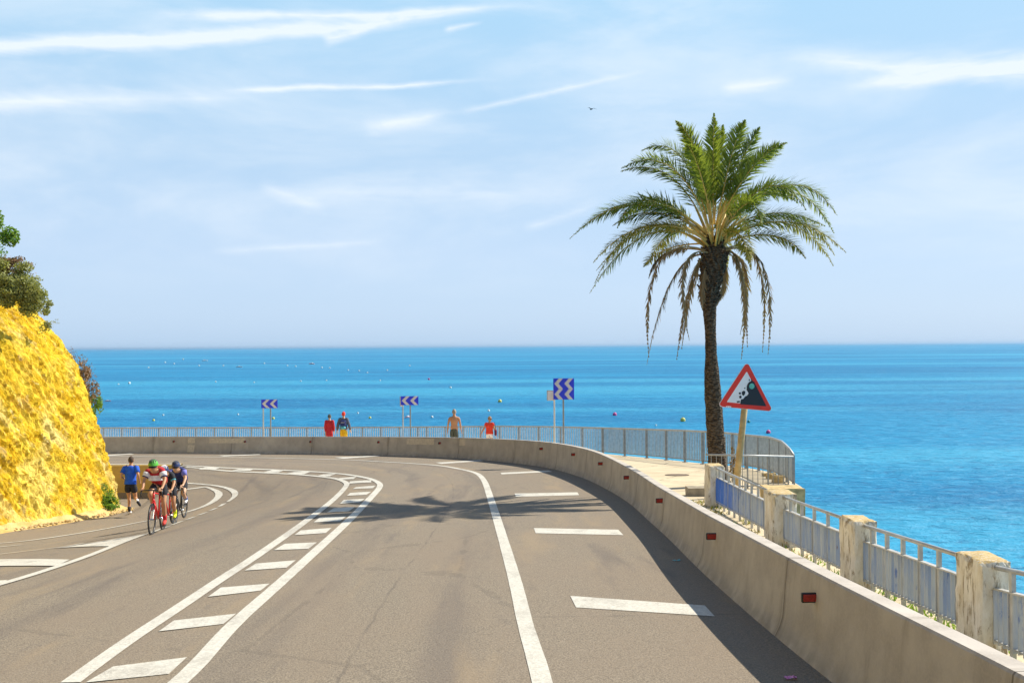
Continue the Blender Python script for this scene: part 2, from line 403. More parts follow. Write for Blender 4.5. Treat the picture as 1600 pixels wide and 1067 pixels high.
def pillar(n, b, co):
    g = n.noise(n.mapping(co, (1, 1, .35)), 6, 6, .65, .3); f = n.noise(co, 38, 5, .7)
    c = n.mix(n.sstep(g, .35, .65), (.64, .57, .43), (.84, .80, .70))
    c = n.mix(n.math('MULTIPLY', n.sstep(n.noise(n.mapping(co, (1, 1, .22)), 14, 6, .75, .4), .50, .62), .85), c, (.26, .185, .095))
    c = n.mix(n.sstep(n.noise(n.mapping(co, (1, 1, .5), (0, 0, 0), (3, 1, 5)), 2.6, 5, .6), .55, .61), c, (.30, .235, .15))
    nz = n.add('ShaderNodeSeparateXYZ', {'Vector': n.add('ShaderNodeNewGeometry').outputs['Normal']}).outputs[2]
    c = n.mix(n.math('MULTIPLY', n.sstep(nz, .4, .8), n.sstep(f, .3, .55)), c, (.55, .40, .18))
    n.put(b.inputs['Base Color'], c)
    h = n.math('ADD', n.math('MULTIPLY', g, .8), n.math('MULTIPLY', f, .4))
    n.put(b.inputs['Normal'], n.add('ShaderNodeBump', {'Strength': .8, 'Distance': .02, 'Height': h}).outputs[0])
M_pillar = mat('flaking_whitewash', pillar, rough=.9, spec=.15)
def bars_faded(blue):
    def fn(n, b, co):
        st = n.noise(n.mapping(co, (1, 4.2, .45)), 3.2, 6, .65, .2)
        c = n.mix(n.sstep(n.noise(n.mapping(co, (1, 12, .25)), 1.6, 4), .35, .65), (.38, .42, .46), (.56, .56, .52))
        c = n.mix(n.sstep(st, .42, .66, 0, .7), c, (.25, .33, .50))
        c = n.mix(n.sstep(n.noise(n.mapping(co, (1, 9, .5)), 3.0, 6, .7), .60, .68, 0, .8), c, (.07, .15, .40))
        if blue:
            gy = n.math('ADD', n.add('ShaderNodeSeparateXYZ', {'Vector': co}).outputs[1], n.math('MULTIPLY', n.math('SUBTRACT', n.noise(n.mapping(co, (1, 7, .3)), 2.0, 5, .7), .5), 9.0))
            c = n.mix(n.sstep(gy, 2.2, 4.4, 0, .85), c, (.03, .17, .58))
        c = n.mix(n.sstep(n.noise(n.mapping(co, (1, 9, .6)), 2.4, 5), .70, .74, 0, .8), c, (.20, .09, .04))
        n.put(b.inputs['Base Color'], c)
    return fn
M_bar_b = mat('blue_flaking_paint', bars_faded(1), rough=.6, spec=.3)
M_bar_g = mat('grey_weathered_paint', bars_faded(0), rough=.6, spec=.3)
M_yellowpole = mat('weathered_ochre_pole', col=(.50, .36, .16), rough=.7, var=.2, vscale=8)
M_signred = mat('sign_red', col=(.80, .035, .015), rough=.35, var=.05)
M_signwhite = mat('sign_white', col=(.88, .88, .92), rough=.4, var=.04)
M_signblack = mat('sign_black', col=(.014, .016, .024), rough=.4, var=.1)
M_teal = mat('teal_sticker', col=(.12, .50, .42), rough=.4)
M_signblue = mat('sign_blue', col=(.02, .05, .80), rough=.35, var=.05)
M_signgrey = mat('sign_grey_reflective', col=(.66, .66, .70), rough=.4, var=.05)
def bark(n, b, co):
    z = n.add('ShaderNodeSeparateXYZ', {'Vector': co}).outputs[2]
    vr = n.add('ShaderNodeTexVoronoi', {'Vector': n.mapping(co, (11, 11, 24)), 'Scale': 1.0})
    f = n.noise(co, 25, 5, .7)
    c = n.mix(n.sstep(vr.outputs['Distance'], .2, .75), (.17, .125, .085), (.055, .040, .028))
    c = n.mix(n.math('MULTIPLY', n.sstep(f, .5, .7), .5), c, (.27, .215, .15))
    n.put(b.inputs['Base Color'], c)
    h = n.math('ADD', n.math('MULTIPLY', vr.outputs['Distance'], -1.0), n.math('MULTIPLY', f, .5))
    n.put(b.inputs['Normal'], n.add('ShaderNodeBump', {'Strength': 1.0, 'Distance': .06, 'Height': h}).outputs[0])
M_bark = mat('palm_bark', bark, rough=.95, spec=.1)
def leafmat(name, a, b2, trans=.25, vs_=2.0, rough=.6):
    def fn(n, b, co):
        geo = n.add('ShaderNodeNewGeometry')
        rnd = geo.outputs['Random Per Island']
        c = n.mix(n.math('MULTIPLY', n.math('ADD', rnd, n.noise(co, vs_, 3)), .5), a, b2)
        n.put(b.inputs['Base Color'], c)
        t = n.add('ShaderNodeBsdfTranslucent', {'Color': n.mix(.5, c, (.35, .40, .04))})
        mx = n.add('ShaderNodeMixShader', {0: trans, 1: b.outputs[0], 2: t.outputs[0]})
        n.l.new(mx.outputs[0], [q for q in n.n if q.type == 'OUTPUT_MATERIAL'][0].inputs[0])
    return mat(name, fn, rough=rough, spec=.35)
M_frond = leafmat('palm_leaf_green', (.07, .14, .016), (.30, .38, .05), .42)
M_frondy = leafmat('palm_leaf_olive', (.18, .20, .025), (.48, .40, .08), .42)
M_frondd = leafmat('palm_leaf_dead', (.19, .115, .055), (.42, .27, .14), .2)
M_rachis = mat('palm_rachis', col=(.70, .50, .14), rough=.5, var=.2)
M_rachisd = mat('palm_rachis_dry', col=(.38, .27, .13), rough=.7, var=.2)
M_leafg = leafmat('leaf_bright_green', (.07, .18, .014), (.22, .42, .04), .4, 3)
M_leafo = leafmat('leaf_grey_olive', (.16, .19, .05), (.40, .40, .13), .35, 3)
M_leafb = leafmat('leaf_dry_brown', (.16, .085, .04), (.36, .21, .11), .15, 3)
M_leafy = leafmat('leaf_yellow_green', (.20, .15, .02), (.45, .33, .05), .25, 3)
M_twig = mat('twig', col=(.17, .12, .08), rough=.9)
M_ochrewall = mat('ochre_render', col=(.56, .39, .13), rough=.9, var=.16, vscale=2, bump=.3)
M_stone = mat('ochre_stone', col=(.56, .41, .19), rough=.95, var=.25, vscale=9, bump=.8)
M_conc_dark = mat('old_concrete', col=(.33, .28, .20), rough=.95, var=.2, vscale=5, bump=.5)
M_iron = mat('cast_iron', col=(.16, .11, .07), rough=.8, var=.2)

# ------------------------------------------------------------------ barrier path (foot line seen in the photograph)
foot_px = [(160, 708.5), (250, 708.3), (380, 709), (485, 709.6), (590, 711.5), (695, 715), (760, 719), (825, 726), (862, 732), (915, 748), (975, 780),
           (1012, 812), (1050, 846), (1087, 885), (1136, 929), (1200, 985), (1300, 1067)]
top_px = [(160, 682), (400, 682), (600, 682.3), (700, 683), (780, 685.5), (840, 688.5), (900, 697), (942, 709), (990, 735.5), (1035, 764), (1068, 784),
          (1100, 800), (1162, 831), (1225, 866), (1319, 914), (1412, 962), (1506, 1008), (1600, 1053)]
bp_ = [onG(x, y, 0, plane) for x, y in foot_px]
for p in bp_: p.z = 0
first = [Vector((-46, 41, 0)), Vector((-36, 44.6, 0)), Vector((-27, 46.4, 0))]
last = [Vector((2.62, 6.0, 0)), Vector((2.66, 3.0, 0)), Vector((2.7, -2.0, 0)), Vector((2.7, -8.0, 0))]
path = catmull(first + bp_ + last, .35)
def smooth_path(P, it):
    P = [p.copy() for p in P]
    for _ in range(it):
        P = [P[0]] + [(P[i - 1] + P[i] * 2 + P[i + 1]) / 4 for i in range(1, len(P) - 1)] + [P[-1]]
    return P
path = smooth_path(path, 14)
NP = len(path)
tang = [(path[min(i + 1, NP - 1)] - path[max(i - 1, 0)]).normalized() for i in range(NP)]
nrm = [Vector((-t.y, t.x, 0)) for t in tang]          # points away from the road (to the sea side)
hts = []
for p, q in zip(path, nrm):
    a = p + q * .15; a.z = plane(a.x, a.y)
    x, y = proj(a) if a.y > 1 else (9999, 9999)
    if x < 160 or a.y < 1: hts.append(None); continue
    lo, hi = .3, 1.6
    for _ in range(25):
        md = (lo + hi) / 2; xx, yy = proj(a + Vector((0, 0, md)))
        if yy > interp(top_px, min(xx, 1600)): lo = md
        else: hi = md
    hts.append(lo if xx < 1590 else None)
i0 = next(i for i, h in enumerate(hts) if h); i1 = max(i for i, h in enumerate(hts) if h)
hts = [hts[i0] if i < i0 else hts[i1] if i > i1 else (h or .9) for i, h in enumerate(hts)]
for _ in range(60): hts = [hts[0]] + [(hts[i - 1] + 2 * hts[i] + hts[i + 1]) / 4 for i in range(1, NP - 1)] + [hts[-1]]
print('barrier heights', ['%.2f' % hts[int(k * (NP - 1) / 12)] for k in range(13)])
arc = [0.0]
for i in range(1, NP): arc.append(arc[-1] + (path[i] - path[i - 1]).length)
PROF = [(-.02, -.05), (0.0, .0), (.045, .12), (.075, .25), (.122, .90), (.128, .975), (.142, 1.0), (.285, 1.0), (.30, .975), (.305, .9), (.34, -.05)]
mb = MB(); k = k_prof = len(PROF); uvs = []
for i in range(NP):
    for (o_, h_) in PROF:
        p = path[i] + nrm[i] * o_; z0 = plane(p.x, p.y)
        mb.v.append((p.x, p.y, z0 + (h_ * hts[i] if h_ >= 0 else h_))); uvs.append((arc[i], h_ * hts[i]))
for i in range(NP - 1):
    for j in range(k - 1):
        a = i * k + j; mb.face((a, a + k, a + k + 1, a + 1))
barrier = mb.build('concrete_barrier', M_barrier)
tag(barrier, 'long curved beige concrete barrier wall with red reflectors along the outer edge of the road', 'barrier')
uvl = barrier.data.uv_layers.new(name='UVMap')
for lp in barrier.data.loops: uvl.data[lp.index].uv = uvs[lp.vertex_index]
for q in barrier.data.polygons: q.use_smooth = True
for ed in barrier.data.edges:
    a_, b2_ = ed.vertices
    if abs(a_ - b2_) == k_prof and a_ % k_prof in (1, 5, 6, 7, 8): ed.use_edge_sharp = True

def wall_at(px, hfrac):
    """index on the path whose face at this height is seen in column px"""
    best = None
    for i in range(NP):
        if path[i].y < 3: continue
        p = path[i] + nrm[i] * .12; p.z = plane(p.x, p.y) + hfrac * hts[i]
        x, y = proj(p)
        if best is None or abs(x - px) < best[0]: best = (abs(x - px), i)
    return best[1]
for px in (276, 379, 483, 589, 691, 848, 899, 941, 983, 1034, 1121, 1274):
    i = wall_at(px, .72); p = path[i] + nrm[i] * .118; p.z = plane(p.x, p.y) + .72 * hts[i]
    T = tang[i].copy(); Nn = -nrm[i]              # T runs towards the camera end of the path
    Mx = Matrix((Nn, T, Vector((0, 0, 1)))).transposed()
    h_ = MB(); h_.box(p + Nn * .055, (.15, .035, .085), 0, Mx, .006); h_.box(p + Nn * -.012 , (.03, .10, .11), 0, Mx, .004)
    ho = h_.build('reflector', M_black, barrier)
    l_ = MB(); l_.box(p + Nn * .058 + T * .021, (.118, .012, .062), 0, Mx, .004)
    l_.build('lens', M_lens, ho)
def wall_patch(xa, xb, h0, h1, jag=.03):
    ia, ib = sorted((wall_at(xa, .6), wall_at(xb, .6)))
    m_ = MB(); idx = list(range(ia, ib + 1))
    for s_, i in enumerate(idx):
        a_ = random.uniform(-jag, jag)
        for hh in (h0 + a_, (h0 + h1) / 2, h1):
            o_ = lerp(.085, .125, (hh - .25) / .65) if hh > .25 else lerp(.0, .085, hh / .25)
            p = path[i] + nrm[i] * (o_ - .006); m_.v.append((p.x, p.y, plane(p.x, p.y) + hh * hts[i]))
    for s_ in range(len(idx) - 1):
        for j in range(2):
            a = s_ * 3 + j; m_.face((a, a + 3, a + 4, a + 1))
    m_.build('mortar_patch', M_patch, barrier)
wall_patch(295, 310, .1, .93); wall_patch(329, 388, .45, .9, .08); wall_patch(636, 676, .38, .93, .02); wall_patch(721, 730, .55, .93)

# ------------------------------------------------------------------ seaside railing line and walkway
rail_z = [(100, 53.5), (160, 52.5), (300, 51.5), (420, 50.5), (530, 49.3), (650, 47.5), (724, 46.0), (780, 44.8), (860, 42.6), (910, 41.2), (942, 40.2), (976, 38.4), (1010.5, 37), (1041, 35.6),
          (1070, 34.3), (1098, 33.2), (1134, 32.1), (1166, 31.0), (1200, 29), (1215, 27.4), (1228, 25.8), (1240, 24.2)]
rail_top = [(100, 668.5), (160, 668.3), (340, 668), (530, 667.8), (650, 667), (780, 665.8), (860, 666.5), (942, 668.5), (975, 669.5), (1072, 672.5), (1134, 676), (1170, 680), (1203, 683), (1221, 689), (1233, 699.5), (1240, 711.5)]
def rail_xy(px):
    p = at(px, 700, interp(rail_z, px)); return Vector((p.x, p.y, 0))
cols = [100 + 12 * i for i in range(88)] + [1150, 1166, 1180, 1192, 1203, 1210, 1215, 1221, 1228, 1234, 1240]
rpts = smooth_path([rail_xy(c) for c in cols], 3)
rtop = []
for p in rpts:
    a = Vector((p.x, p.y, W(p.x, p.y))); x, _ = proj(a); yt = interp(rail_top, x)
    rtop.append(at(x, yt, a.y).z)
FX = 4.0                                    # line of the old panel fence
outer_far = [p.copy() for p in rpts]        # left to right
back = [path[i] + nrm[i] * .32 for i in range(NP)]
xy = [Vector((-52, 47, 0)), Vector((-40, 50.8, 0))] + outer_far + [Vector((6.6, 23.2, 0)), Vector((5.0, 20.8, 0)), Vector((4.75, 18, 0)), Vector((4.6, -8, 0))]
out_d = []
for i, p in enumerate(xy):
    t = (xy[min(i + 1, len(xy) - 1)] - xy[max(i - 1, 0)]).normalized(); out_d.append(p + Vector((-t.y, t.x, 0)) * .18)
loop = [b.copy() for b in back][::2] + [p for p in out_d[::-1]]
bm = bmesh.new()
vv = [bm.verts.new((p.x, p.y, W(p.x, p.y))) for p in loop]
f_ = bm.faces.new(vv); f_.normal_update()
if f_.normal.z < 0: f_.normal_flip()
bmesh.ops.triangulate(bm, faces=bm.faces[:])
me = bpy.data.meshes.new('walkway'); bm.to_mesh(me); bm.free(); me.materials.append(M_pave)
walk = bpy.data.objects.new('walkway', me); C.objects.link(walk); tag(walk, kind='structure')
mb = MB(); k = len(out_d)
for p in out_d:
    for dz in (0.0, -.25, -.25, -9.5):
        q = p.copy()
        mb.v.append((q.x, q.y, W(q.x, q.y) + dz))
for i in range(k - 1):
    for j in (0, 2): a = i * 4 + j; mb.face((a, a + 4, a + 5, a + 1))
sw = mb.build('sea_wall', M_conc_dark); tag(sw, kind='structure')

# ------------------------------------------------------------------ road sheet
mb = MB(); X0, X1, Y0, Y1 = -60, 8, -10, 60
def rng(a, b, st):
    r_ = []; 
    while a < b - 1e-6: r_.append(a); a += st
    return r_
gx = rng(-60, -20, 2.0) + rng(-20, -1, .25) + rng(-1, 8.01, 1.0)
gy = rng(-10, 6, 2.0) + rng(6, 36.5, .25) + [36.5, 36.75, 36.9, 37.02, 37.3, 38] + rng(39, 60, 1.5)
# inside test: keep what lies on the road side of the barrier
poly = [(p + q * .2) for p, q in zip(path, nrm)][::3] + [Vector((2.9, -12, 0)), Vector((-70, -12, 0)), Vector((-70, 41, 0))]
def inside(x, y):
    c = False; j = len(poly) - 1
    for i in range(len(poly)):
        a, b = poly[i], poly[j]
        if (a.y > y) != (b.y > y) and x < (b.x - a.x) * (y - a.y) / (b.y - a.y) + a.x: c = not c
        j = i
    return c
def near_poly(x, y):
    return min((Vector((x, y, 0)) - p).length_squared for p in poly[:-3]) < 2.0
idx = {}
for a, x in enumerate(gx):
    for b, y in enumerate(gy):
        idx[a, b] = len(mb.v); mb.v.append((x, y, G(x, y)))
for a in range(len(gx) - 1):
    for b in range(len(gy) - 1):
        cx, cy = (gx[a] + gx[a + 1]) / 2, (gy[b] + gy[b + 1]) / 2
        if inside(cx, cy) or near_poly(cx, cy):
            mb.face((idx[a, b], idx[a + 1, b], idx[a + 1, b + 1], idx[a, b + 1]))
road = mb.build('road', M_road, smooth=True); tag(road, kind='structure')
from mathutils import kdtree
kd = kdtree.KDTree(NP)
for i, p in enumerate(path): kd.insert(p, i)
kd.balance()
ruv = []
for v in mb.v:
    co_, i, d_ = kd.find(Vector((v[0], v[1], 0))); ruv.append((Vector((v[0], v[1], 0)) - path[i]).dot(-nrm[i]) if d_ < 1.5 else d_); ruv[-1] = (ruv[-1], arc[i] + (Vector((v[0], v[1], 0)) - path[i]).dot(tang[i]) * (1 if d_ < 12 else 0))
uvl = road.data.uv_layers.new(name='UVMap')
for lp in road.data.loops: uvl.data[lp.index].uv = ruv[lp.vertex_index]

# ------------------------------------------------------------------ sea
mb = MB(); mb.quad((-26000, -3000, SEA), (26000, -3000, SEA), (26000, 30000, SEA), (-26000, 30000, SEA))
sea = mb.build('sea', M_sea); tag(sea, kind='structure')
mb = MB(); mb.quad((-26500, -3500, SEA - 6), (26500, -3500, SEA - 6), (26500, 30500, SEA - 6), (-26500, 30500, SEA - 6))
tag(mb.build('sea_bed', M_sand), kind='structure')

# ------------------------------------------------------------------ road markings
def DZ(x): return .005 + .008 * ss((-2.5 - x) / 2)
def strip(pts_px, width, name='road_line', dz=0, extra0=None, wtab=None):
    P = [onG(x, y) for x, y in pts_px]
    for p in P: p.z = 0
    if extra0: P = [Vector((e[0], e[1], 0)) for e in extra0] + P
    P = smooth_path(catmull(P, .3), 4)
    m_ = MB(); kk = len(P)
    for i, p in enumerate(P):
        t = (P[min(i + 1, kk - 1)] - P[max(i - 1, 0)]).normalized(); q = Vector((-t.y, t.x, 0))
        wd = wtab(i / (kk - 1)) if wtab else width
        wd *= 1 + .05 * noise.noise(p * 3)
        for s_ in (-.5, 0, .5):
            a = p + q * (wd * s_); m_.v.append((a.x, a.y, G(a.x, a.y) + DZ(a.x) + dz))
    for i in range(kk - 1):
        for j in (0, 1): a = i * 3 + j; m_.face((a, a + 1, a + 4, a + 3))
    o = m_.build(name, M_paint); tag(o, kind='structure'); return o
def patchm(pp, name='hatch_bar', dz=0):
    A, B, Cc, D = [onG(x, y) for x, y in pp]
    m_ = MB(); nu = max(2, int(max((B - A).length, (Cc - D).length) / .22)); nv = max(2, int(max((D - A).length, (Cc - B).length) / .22))
    for i in range(nu + 1):
        for j in range(nv + 1):
            a = A.lerp(B, i / nu).lerp(D.lerp(Cc, i / nu), j / nv); m_.v.append((a.x, a.y, G(a.x, a.y) + DZ(a.x) + dz))
    for i in range(nu):
        for j in range(nv):
            a = i * (nv + 1) + j; m_.face((a, a + nv + 1, a + nv + 2, a + 1))
    o = m_.build(name, M_paint); tag(o, kind='structure'); return o
LW = .165
strip([(848, 1067), (822, 980), (806, 912), (786, 842), (768.5, 785), (757, 752), (746, 740), (730, 735), (710, 731), (690, 727.5), (650, 724.5), (600, 721.8), (550, 719), (480, 717), (400, 715.3), (280, 713.8), (170, 713)], LW,
      'edge_line', extra0=[(.30, -2), (.29, 2), (.28, 5)])
strip([(280, 1067), (360, 980), (451, 899), (541, 817), (576, 781), (593, 762), (593, 755.5), (582, 749.5), (566, 745.5), (545, 741.8), (520, 739.3), (495, 737.3), (450, 735), (400, 733), (340, 730.7), (280, 728.5), (175, 726)], LW,
      'centre_line', extra0=[(-3.2, -1), (-3.05, 3), (-2.85, 6)])
strip([(110, 1067), (195, 1005), (282, 948), (341, 908), (401, 869), (476, 816), (521, 781), (540, 761), (541, 754.5), (532, 750), (520, 747), (505, 745), (480, 742.6), (450, 740.5), (400, 738), (350, 735.7), (280, 733), (200, 730.5)], LW * .95,
      'centre_line')
for q in [[(177, 1042), (292, 1027), (264, 1053), (134, 1067)], [(272, 970), (369, 959), (349, 975), (248, 987)], [(345, 918.5), (421, 912), (407, 923), (325, 933)],
          [(400, 881), (462, 875.5), (448, 887), (382, 892)], [(445, 850), (495, 847.5), (482, 857.5), (428, 860)], [(470, 829), (518, 825), (509, 833), (460, 836.5)],
          [(500, 808.5), (541, 807), (531, 814.5), (490, 816.5)], [(522, 794), (554, 792.5), (545, 799), (511, 801)], [(537, 781.5), (570, 779.5), (562, 785), (531, 787.5)],
          [(547, 770.5), (580, 768.5), (572, 773.5), (542, 775)], [(556, 761.5), (587, 759), (582, 763), (551, 764.5)], [(547, 752.5), (580, 750.5), (580, 754), (545, 756)],
          [(530, 747.2), (557, 745), (552, 748.8), (525, 749.6)], [(505, 741.4), (525, 740.4), (515, 744.5), (492, 744.8)], [(460, 737.7), (487, 736.7), (475, 741.2), (442, 741)],
          [(425, 734.6), (447, 734), (435, 738.4), (410, 738.4)], [(375, 732.3), (400, 732.3), (390, 735.7), (362, 735.3)], [(320, 730.3), (345, 730.7), (335, 734), (310, 733.7)],
          [(891, 931), (1101, 946), (1117, 963), (900, 949)], [(834, 825), (966, 827.5), (974, 836), (837, 833)], [(804, 771), (902, 769), (905, 773.5), (806, 776)],
          [(782, 738.6), (857, 735), (863, 737), (784, 741)], [(680, 722.7), (750, 718.4), (755, 720), (690, 724.6)], [(522, 715), (590, 711.8), (594, 713), (537, 716.8)],
          [(340, 712), (405, 709.8), (408, 710.8), (350, 713.2)], [(166, 711), (205, 708.8), (210, 709.8), (168, 712.5)],
          [(-60, 876), (109, 875), (89, 884.7), (-60, 886)], [(-60, 912), (12, 907), (2, 912), (-60, 918)]]:
    patchm(q)
strip([(-60, 851), (0, 849.8), (80, 840), (150, 829), (228, 814), (286, 801.7), (316, 793.5), (336, 783), (345, 773.5), (343, 767), (335, 763), (321, 760.7)], .12, 'side_road_line', wtab=lambda t: .10 + .13 * ss((t - .55) / .3) * ss((1 - t) / .12))
strip([(321, 760.9), (300, 764), (270, 766.8)], .12, 'side_road_line')
strip([(-60, 930), (0, 914), (50, 899), (101, 882), (140, 868.5), (177, 853.5), (228, 834.5)], .15, 'gore_line')
strip([(-60, 874), (0, 865.5), (50, 860), (96, 855.5), (130, 849)], .14, 'gore_line')
patchm([(86, 857), (229, 834.3), (178, 854), (108, 855.5)], 'gore_wedge')
strip([(-30, 857), (0, 855), (33, 851.5)], .08, 'side_road_line')
for a, b in (((234, 833), (262, 823)), ((268, 820.5), (284, 814.5)), ((291, 812), (304, 807.5)), ((310, 805), (323, 800.5)), ((328, 798), (338, 794)), ((343, 791.5), (350, 787))):
    strip([a, ((a[0] + b[0]) / 2, (a[1] + b[1]) / 2), b], .14, 'edge_dash')
strip([(356, 784), (366, 778), (372, 771.5), (369, 766.5), (362, 763), (352, 760.3), (340, 758.5), (315, 756.3), (291, 754.5), (270, 753.5)], .14, 'edge_line', wtab=lambda t: .11 + .09 * ss(1 - abs(t - .28) / .3))

# ------------------------------------------------------------------ ochre retaining wall between the two roads
wl = empty('retaining_wall', (-18.5, 37, plane(0, 37)))
tag(wl, 'low ochre retaining wall with white top line behind the jogger', 'wall')
mb = MB(); kk = 44
xs = [lerp(-24, -12.35, i / kk) for i in range(kk + 1)]
for x in xs:
    zt = plane(x, 37) + .05
    for (yy, z_) in ((36.62, -2.0), (36.64, 0), (37.12, 0), (37.12, -2.0)):
        mb.v.append((x + 18.5, yy - 37 + .02 * noise.noise(Vector((x, z_, 3))), (zt + (z_ if z_ else 0)) - plane(0, 37)))
for i in range(kk):
    for j in range(3): a = i * 4 + j; mb.face((a, a + 4, a + 5, a + 1))
mb.build('wall_body', M_ochrewall, wl)
mb = MB()
mb.box((.32, -.13, .065), (11.65, .14, .03), 0)
mb.build('coping_line', M_paint, wl)

# ------------------------------------------------------------------ cliff
rows = []
base_px = [(0, 830), (50, 823), (100, 815), (150, 806), (190, 796)]
bpts = [Vector(q) for q in ((-13.91, 26.9, -2.68), (-13.54, 27.93, -2.75), (-13.17, 29.11, -2.82), (-12.85, 30.58, -2.91), (-12.75, 32.2, -3.0))]
BASE = [(Vector((-15.5, -14, 0)), Vector((-1, 0, 0)), 1), (Vector((-15.0, 5, 0)), Vector((-1, 0, 0)), 1), (Vector((-14.8, 16, 0)), Vector((-1, 0, 0)), 1)] + \
       [(Vector((p.x, p.y, 0)), Vector((-1, -.04 * i, 0)).normalized(), 1) for i, p in enumerate(bpts)]
l_ = bpts[-1]
BASE += [(Vector((l_.x - .45, l_.y + 1.0, 0)), Vector((-.97, -.28, 0)).normalized(), 1.0), (Vector((l_.x - 1.4, l_.y + 1.7, 0)), Vector((-.88, -.47, 0)), .95), (Vector((l_.x - 4, l_.y + 2.2, 0)), Vector((-.6, -.8, 0)), .8), (Vector((-30, 36.2, 0)), Vector((-.4, -.9, 0)), .5), (Vector((-60, 36.2, 0)), Vector((0, -1, 0)), .5)]
for e in bpts: print('cliff base', tuple(round(c, 2) for c in e))
OFF = [(-.4, -.35), (0, 0), (1.17, .30), (2.87, .72), (4.7, 1.32), (5.6, 1.85), (6.3, 2.45), (7.2, 3.35), (8.1, 5.0), (9.2, 10), (10.5, 16)]
def cliff_pt(sv, h):
    i = min(int(sv), len(BASE) - 2); t = sv - i
    b = BASE[i][0].lerp(BASE[i + 1][0], t); d = BASE[i][1].lerp(BASE[i + 1][1], t).normalized(); kf = lerp(BASE[i][2], BASE[i + 1][2], t)
    o_ = interp(OFF, h) * kf
    p = b + d * o_; z0 = plane(0, min(b.y, 34)) - 1.15 * ss((-3.5 - b.x) / 8.0) * ss((min(b.y, 34) - 8) / 20.0)
    p.z = z0 + h
    return p, d
svals = rng(0, 2, .1) + rng(2, 3, .02) + rng(3, 7, 1 / 24) + rng(7, 10, .03) + rng(10, 12.001, .05)
svals = [s_ for s_ in svals if s_ <= len(BASE) - 1 - 1e-6] + [len(BASE) - 1 - 1e-4]
hv = rng(-.4, 7.4, .085) + rng(7.4, 10.5, .3) + [10.5]
mb = MB()
def crag(p):
    cc = p.y * .84 + p.z * .54 + p.x * .3; ll = p.y * .54 - p.z * .84
    q = Vector((cc, ll * .30, p.x * .8))
    a = noise.fractal(Vector((p.x, p.y, p.z)) * .7, 1.0, 2.0, 3)
    dd, _ = noise.voronoi(Vector((cc * 2.6, ll * .95, p.x * 1.5)), distance_metric='DISTANCE'); blk = min(.35, dd[1] - dd[0])
    d2, _ = noise.voronoi(Vector((cc * 6.5, ll * 2.4, p.x * 4)), distance_metric='DISTANCE'); blk2 = min(.35, d2[1] - d2[0])
    r1 = 1 - abs(noise.noise(q * 2.4)) * 2; r2_ = 1 - abs(noise.noise(q * 6.5 + Vector((3, 1, 7)))) * 2
    r3 = noise.fractal(Vector((cc * 9, ll * 4, p.x * 6)), .8, 2.1, 3)
    return .05 * a + .06 * r1 + .05 * r2_ + .22 * (blk - .17) + .18 * (blk2 - .15) + .04 * r3 - .05
for s_ in svals:
    for h in hv:
        p, d = cliff_pt(s_, h)
        fade = ss(h / .8) * (1 - .6 * ss((h - 7) / 2))
        amp = crag(p) * (.25 + .75 * fade)
        p = p - d * amp - Vector((0, 0, -.15 * amp))
        mb.v.append(tuple(p))
kk = len(hv)
for i in range(len(svals) - 1):
    for j in range(kk - 1): a = i * kk + j; mb.face((a, a + kk, a + kk + 1, a + 1))
cliff = mb.build('cliff', M_rock, smooth=False); tag(cliff, kind='structure')
# sandy toe of rubble along the foot of the cliff
mb = MB(); tk = []
for s_ in [2.5 + .06 * i for i in range(int(5.3 / .06))]:
    p, d = cliff_pt(s_, 0); row = []
    for q, (o_, h) in enumerate(((-.55, -.02), (-.42, .02), (-.28, .05), (-.12, .10), (.08, .2), (.3, .4))):
        o2 = o_ * (.75 + .35 * noise.noise(Vector((s_ * 2, q, 0)))) if q < 4 else o_
        a = p + d * o2; z0 = G(a.x, a.y)
        row.append((a.x, a.y, (z0 if q < 4 else p.z) + h + (.05 * noise.noise(Vector((a.x * 3, a.y * 3, 1))) if q > 0 else 0)))
    tk.append(row)
for row in tk: mb.v.extend(row)
for i in range(len(tk) - 1):
    for j in range(5): a = i * 6 + j; mb.face((a, a + 6, a + 7, a + 1))
tag(mb.build('rubble_bank', M_sand, smooth=True), kind='structure')
rs = random.Random(3)
mb = MB()
for _ in range(160):
    s_ = rs.uniform(3, 7.2); p, d = cliff_pt(s_, 0); a = p - d * rs.uniform(.05, .6) ; r_ = rs.uniform(.015, .06)
    mb.ball((a.x, a.y, G(a.x, a.y) + .05 + r_ * .2), (r_, r_ * rs.uniform(.7, 1.3), r_ * .7), 0, 1)
tag(mb.build('loose_stones', M_stone), 'loose ochre stones scattered along the foot of the yellow cliff', 'stones', kind='stuff')

# ------------------------------------------------------------------ vegetation
def leafcloud(m_, c, rad, nl, size, rs, mi=0, lumps=18, elong=1.6):
    c = Vector(c); cen = [(Vector((rs.gauss(0, .42) * rad[0], rs.gauss(0, .42) * rad[1], rs.gauss(0, .42) * rad[2])), rs.uniform(.22, .48)) for _ in range(lumps)]
    for i in range(nl):
        o_, rr = cen[i % lumps]
        if i % 5 == 0: o_, rr = Vector((0, 0, 0)), rs.uniform(.8, 1.12)
        d = Vector((rs.gauss(0, 1), rs.gauss(0, 1), rs.gauss(0, 1))).normalized() * (rs.random() ** .45)
        p = c + o_ + Vector((d.x * rad[0], d.y * rad[1], d.z * rad[2])) * rr
        nn = (d * .8 + Vector((rs.gauss(0, .6), rs.gauss(0, .6), rs.gauss(0, .6) + .3))).normalized()
        a = nn.cross(Vector((rs.gauss(0, 1), rs.gauss(0, 1), rs.gauss(0, 1)))).normalized(); b = nn.cross(a)
        s_ = size * rs.uniform(.6, 1.35)
        m_.add((p - a * s_ * elong * .5, p + b * s_ * .4, p + a * s_ * elong * .5, p - b * s_ * .4), ((0, 1, 2, 3),), mi)
